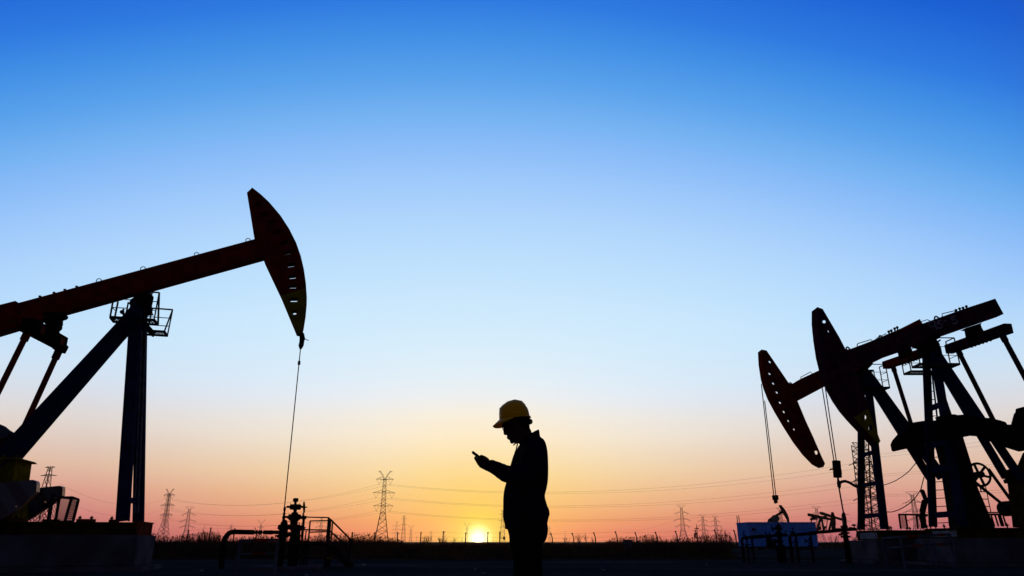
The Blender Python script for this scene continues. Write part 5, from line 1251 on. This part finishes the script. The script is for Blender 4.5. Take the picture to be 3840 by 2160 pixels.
# far hand (right) and near hand (left) hold the phone between them
ph0, ph1 = Q(147.5, 502), Q(268, 592)         # top and bottom end of the phone, seen edge on
pd = (ph1 - ph0).normalized(); pn = Vector((pd.z, 0, -pd.x)); 
if pn.z < 0: pn = -pn                         # normal of the screen, up and back to the face
def PH(s, y, h):
    """point given along the phone (m from its top end), across it and above its screen"""
    return ph0 + pd * s + Vector((0, y, 0)) + pn * h
for sg in (-1, 1):
    wr = Q(306, 612, sg * .055)
    limb(b, [Q(560, 500, sg * .19), Q(566, 690, sg * .235), Q(430, 668, sg * .16), wr], [.055, .045, .036, .027])
    limb(b, [wr, Q(285, 598, sg * .058), Q(262, 588, sg * .058)], [.027, .029, .027])
    # palm: a flat pad under and beside the lower half of the phone
    rt = Matrix.Rotation(-math.atan2(-pd.z, pd.x) * -1, 3, 'Y')
    b.ball(PH(.108, sg * .046, -.024), (.056, .022, .028), 14, 10, Matrix.Rotation(R(38), 3, 'Y')); b.ball(PH(.140, sg * .044, -.018), (.044, .024, .030), 12, 8, Matrix.Rotation(R(38), 3, 'Y'))
    for i, (s0, s1, dr, ln) in enumerate(((.060, .042, -.014, .010), (.074, .060, -.022, .012), (.088, .080, -.030, .012), (.104, .102, -.036, .010))):
        k = PH(s0 + .02, sg * .058, -.020); m1 = PH(s0, sg * (.060), dr - .006); m2 = PH(s1, sg * .042, dr - .012); m3 = PH(s1 - .002, sg * ln * 1.6, dr - .004 + .006)
        limb(b, [k, m1, m2, m3], [.0095, .009, .0082, .007], 8)
    # thumb over the screen, leaving the side of the palm
    limb(b, [PH(.142, sg * .046, -.004), PH(.122, sg * .046, .017), PH(.098, sg * .038, .019), PH(.068, sg * .026, .014)], [.018, .0155, .012, .0095], 10)
leg_pts = {}
for sg in (-1, 1):
    hip = Q(575, 1110, sg * .09); off = 0.0
    kn = Vector((man_loc.x + .03 + off, YM + sg * .11, .50)); an = Vector((man_loc.x + .06 + off, YM + sg * .12, .10)); toe = an + Vector((-.15, sg * .03, -.055))
    limb(b, [hip, Vector(((hip.x + kn.x) / 2, (hip.y + kn.y) / 2, (hip.z + kn.z) / 2)), kn, kn.lerp(an, .3) + Vector((.01, 0, 0)), an], [.075, .062, .050, .048, .038])
    limb(b, [an + Vector((.03, 0, -.05)), toe], [.035, .028]); leg_pts[sg] = (hip, kn, an, toe)
# the body root object
bmesh.ops.recalc_face_normals(b.bm, faces=b.bm.faces)
bmesh.ops.translate(b.bm, verts=b.bm.verts, vec=-man_loc)
me = bpy.data.meshes.new('person'); b.bm.to_mesh(me); b.bm.free(); me.materials.append(M['skin']); me.shade_smooth()
man = bpy.data.objects.new('person', me); COL.objects.link(man); man.location = man_loc
rm = man.modifiers.new('fuse', 'REMESH'); rm.mode = 'VOXEL'; rm.voxel_size = 0.0035; rm.use_smooth_shade = True
sm_ = man.modifiers.new('relax', 'SMOOTH'); sm_.factor = .5; sm_.iterations = 3
tag(man, 'person in yellow hard hat and dark jacket, bowed over a phone in both hands', 'person')
def cloth(b, name, m, vox=.006, it=4, parent=None):
    o = b.build(name, m, parent or man, smooth=True)
    r_ = o.modifiers.new('fuse', 'REMESH'); r_.mode = 'VOXEL'; r_.voxel_size = vox; r_.use_smooth_shade = True
    s_ = o.modifiers.new('relax', 'SMOOTH'); s_.factor = .5; s_.iterations = it; return o
# hair under the hat
b = MB(); hr = [(600, 300, 886, 300, .072), (640, 380, 890, 380, .080), (690, 430, 893, 440, .080), (760, 470, 897, 490, .074)]
b.rings([ring(Pp(r[0], r[1]), Pp(r[2], r[3]), r[4]) for r in dense(hr)]); cloth(b, 'hair', 'hair', .004, 2)
# jacket
jk = [(520, 438, 655, 372, .085), (497, 458, 672, 392, .12), (484, 484, 692, 408, .165), (470, 510, 708, 442, .205), (455, 546, 720, 500, .225), (440, 596, 725, 580, .225), (424, 660, 726, 650, .215), (404, 735, 723, 722, .205), (389, 790, 712, 785, .195),
      (382, 850, 700, 836, .19), (381, 915, 712, 890, .195), (379, 975, 728, 940, .20), (382, 1015, 737, 975, .20), (392, 1045, 729, 1002, .195), (394, 1092, 716, 1062, .185)]
b = MB(); rr = []
rnd = random.Random(11)
for i, r in enumerate(dense(jk, 4)):
    w = .0025 * math.sin(i * 1.7) + .0022 * math.sin(i * 3.1 + 1)
    rg = ring(Q(r[0], r[1]), Q(r[2], r[3]), r[4] + w, 40, 2.25); rr.append(rg)
b.rings(rr)
# sleeves
for sg in (-1, 1):
    sh = Q(600, 500, sg * .17); el = Q(600, 668, sg * .235); pts = [sh, Q(606, 560, sg * .215), Q(606, 620, sg * .235), el, Q(555, 690, sg * .23), Q(500, 690, sg * .205), Q(440, 675, sg * .165), Q(398, 664, sg * .135), Q(362, 644, sg * .10), Q(335, 628, sg * .075), Q(288, 606, sg * .060)]
    limb(b, pts, [.085, .082, .078, .074, .066, .066, .062, .060, .053, .051, .044], 16)
    for f_, rr_ in ((.25, .05), (.5, .054)):
        p = pts[7].lerp(pts[9], f_); b.torus(p, (pts[9] - pts[7]), rr_ - .004, .008, 18, 6)
    b.torus(pts[10], pts[10] - pts[9], .042, .006, 18, 6)
# stand-up collar
col = [ring(Q(506, 452), Q(664, 382), .095, 32), ring(Q(509, 430), Q(660, 352), .080, 32), ring(Q(517, 412), Q(656, 327), .074, 32)]
b.rings(col)
b.prism(Frame(2040, 1650, YM, 0), [(1700 + x * .4902, 1450 + y * .4902) for x, y in ((622, 338), (655, 327), (660, 376), (640, 395), (600, 380))], -.03, .03)
# tail of the jacket puffed out at the back
b.ball(Q(706, 962), (.028, .12, .045), 12, 8)
cloth(b, 'jacket', 'jacket', .0055, 3)
# zip line, pocket welt and drawstring
b = MB(); b.path([Q(478, 486, -.05), Q(458, 540, -.055), Q(440, 600, -.06), Q(428, 650, -.06)], .003, 6); b.build('zip', 'steel', man)
b = MB(); b.path([Pp(728, 645, -.02), Pp(722, 690, -.02), Pp(712, 730, -.02), Pp(708, 765, -.02), Pp(694, 780, -.02)], [.005, .0055, .005, .006, .008], 6); b.build('drawstring', 'black', man)
b = MB(); b.path([Pp(722, 652, -.02), Pp(698, 660, -.02), Pp(682, 675, -.02), Pp(670, 692, -.02)], [.005, .007, .005, .003], 6); b.build('drawstring', 'black', man)
# trousers
b = MB()
tr = [(404, 1040, 712, 1000, .18), (412, 1085, 719, 1045, .18), (424, 1130, 725, 1085, .18), (429, 1165, 722, 1125, .175), (434, 1205, 712, 1165, .165), (440, 1240, 694, 1195, .15)]
b.rings([ring(Q(r[0], r[1]), Q(r[2], r[3]), r[4]) for r in dense(tr)])
for sg in (-1, 1):
    sx = 0 if sg < 0 else 0
    rg = [(432, 1130, 712, 1090, .098), (440, 1200, 690, 1190, .098), (449, 1270, 680, 1250, .095), (459, 1330, 680, 1310, .09), (460, 1390, 684, 1380, .088), (460, 1449, 686, 1449, .086)]
    sec = [ring(Q(r[0] + (8 if sg > 0 else 0), r[1]), Q(r[2] - (10 if sg < 0 else 0), r[3]), r[4], 24, 2.1, sg * .085) for r in dense(rg)]
    last = sec[-1]; c = sum(last, Vector()) / len(last); hip, kn, an, toe = leg_pts[sg]
    for z, rx, ry, cx in ((.50, .085, .078, c.x + .01), (.38, .078, .072, c.x + .02), (.22, .072, .068, c.x + .03), (.09, .075, .068, c.x + .03), (.055, .078, .068, c.x + .025)):
        sec.append([Vector((cx + math.cos(2 * math.pi * k / 24 + math.pi) * rx, YM + sg * .105 + math.sin(2 * math.pi * k / 24 + math.pi) * ry * -1 * -1, z)) for k in range(24)])
    b.rings(sec)
cloth(b, 'trousers', 'trousers', .007, 3)
for sg in (-1, 1):
    hip, kn, an, toe = leg_pts[sg]; c = Vector((an.x + .0, YM + sg * .11, 0)); b = MB()
    b.rings([[c + Vector((-.07 + math.cos(2 * math.pi * k / 24) * rx + dx, math.sin(2 * math.pi * k / 24) * ry, z)) for k in range(24)] for z, rx, ry, dx in ((0, .145, .052, 0), (.03, .15, .055, 0), (.06, .14, .053, .005), (.085, .11, .05, .03), (.11, .075, .048, .06), (.15, .06, .046, .07))])
    b.build('boot', 'boot', man, smooth=True)
# hard hat: shell, visor, rim, strap knob
b = MB()
sh = [(486, 345, 889, 288, .112), (486, 300, 887, 262, .112), (486, 262, 880, 232, .110), (489, 225, 872, 206, .106), (494, 190, 862, 184, .100), (512, 163, 846, 160, .090), (540, 138, 828, 138, .078), (575, 114, 806, 116, .062), (615, 95, 780, 98, .045), (655, 83, 740, 84, .026), (684, 77, 706, 77, .010)]
b.rings([ring(Pp(r[0], r[1]), Pp(r[2], r[3]), r[4], 36, 2.1) for r in dense(sh, 2)], cap=False)
hat = b.build('hard_hat', 'hat', man, smooth=True); so_ = hat.modifiers.new('shell', 'SOLIDIFY'); so_.thickness = .003; so_.offset = -1
b = MB(); F0, B0 = Pp(486, 345), Pp(889, 288); c0 = (F0 + B0) / 2; ax = (B0 - F0) / 2; inn, mid_, out_ = [], [], []
for k in range(48):
    t = 2 * math.pi * k / 48; ct, st_ = math.cos(t), math.sin(t)           # ct = 1 towards the front
    base = c0 - ax * ct + Vector((0, .112 * st_, 0)); f = max(0.0, ct); fr_ = f ** .75
    ext = .013 + .040 * fr_; dr = -.010 - .034 * fr_ - .016 * fr_ * min(1, abs(st_) * 1.4)
    dirv = Vector((-ct * 1.0, st_ * (1 - .55 * f), 0)).normalized()
    inn.append(base + Vector((0, 0, .004))); mid_.append(base + dirv * ext * .6 + Vector((0, 0, dr * .55))); out_.append(base + dirv * ext + Vector((0, 0, dr)))
for a, c in ((inn, mid_), (mid_, out_)):
    va = [b.bm.verts.new(p) for p in a]; vc = [b.bm.verts.new(p) for p in c]
    for k in range(48): b._f([va[k], va[(k + 1) % 48], vc[(k + 1) % 48], vc[k]])
bmesh.ops.remove_doubles(b.bm, verts=b.bm.verts, dist=1e-5)
br = b.build('brim', 'hat', hat, smooth=True); so_ = br.modifiers.new('shell', 'SOLIDIFY'); so_.thickness = .004
b = MB(); b.path([Pp(487, 340, 0), Pp(488, 260, 0), Pp(491, 190, 0), Pp(530, 148, 0), Pp(600, 98, 0), Pp(690, 74, 0), Pp(780, 92, 0), Pp(835, 142, 0)], [.004, .006, .006, .006, .006, .006, .006, .003], 8); b.build('crest', 'hat', hat, smooth=True)
b = MB(); b.tube(Pp(893, 345, 0), Pp(893, 392, 0), .018, 12); b.ball(Pp(893, 366, 0), .022, 10, 8); b.path([Pp(800, 330, -.084), Pp(850, 345, -.07), Pp(890, 360, 0), Pp(850, 345, .07), Pp(800, 330, .084)], .007, 6); b.build('headband', 'black', hat)
# glasses
b = MB()
for sg in (-1, 1):
    b.torus(Pp(531, 472, sg * .033), Vector((-.93, 0, -.37)), .0215, .0022, 22, 6)
    b.path([Pp(535, 455, sg * .055), Pp(560, 447, sg * .072), Pp(700, 430, sg * .084)], .0022, 6)
b.path([Pp(526, 466, -.012), Pp(523, 462, 0), Pp(526, 466, .012)], .0022, 6); b.build('glasses', 'steel', man)
# phone, held: a thing of its own
pc = PH(.075, 0, 0); b = MB(); x, y, z = pd, Vector((0, 1, 0)), pn
v = [b.bm.verts.new(pc + x * sx * .077 + y * sy * .037 + z * (sz * .0078)) for sx in (-1, 1) for sy in (-1, 1) for sz in (-1, 1)]
for q in ((0, 1, 3, 2), (4, 6, 7, 5), (0, 4, 5, 1), (2, 3, 7, 6), (0, 2, 6, 4), (1, 5, 7, 3)): b._f([v[i] for i in q])
phn = single('phone', b, 'phone', 'slim black smartphone held up in both hands of the person', 'phone', pc, bevel=.003)
b = MB(); v = [b.bm.verts.new(pc + x * sx * .070 + y * sy * .033 + z * (.0081 + sz * .0003)) for sx in (-1, 1) for sy in (-1, 1) for sz in (-1, 1)]
for q in ((0, 1, 3, 2), (4, 6, 7, 5), (0, 4, 5, 1), (2, 3, 7, 6), (0, 2, 6, 4), (1, 5, 7, 3)): b._f([v[i] for i in q])
b.build('screen', 'screen', phn)

# ------------------------------------------------------------------ evening haze over the plain
hb = MB()
hb.rings([[Vector(p) for p in ((-3200, -60, z), (3200, -60, z), (3200, 3900, z), (-3200, 3900, z))] for z in (-1.0, 72.0)])
hz = bpy.data.materials.new('evening haze'); hz.use_nodes = True; hz.node_tree.nodes.clear()
hv = hz.node_tree.nodes.new('ShaderNodeVolumePrincipled'); hv.inputs['Density'].default_value = 0.00007; hv.inputs['Color'].default_value = (0.95, 0.85, 0.8, 1); hv.inputs['Anisotropy'].default_value = 0.75
ho = hz.node_tree.nodes.new('ShaderNodeOutputMaterial'); hz.node_tree.links.new(hv.outputs[0], ho.inputs['Volume'])
hob = hb.build('haze', hz); hob['kind'] = 'stuff'; hob['label'] = 'thin evening haze lying over the whole plain'
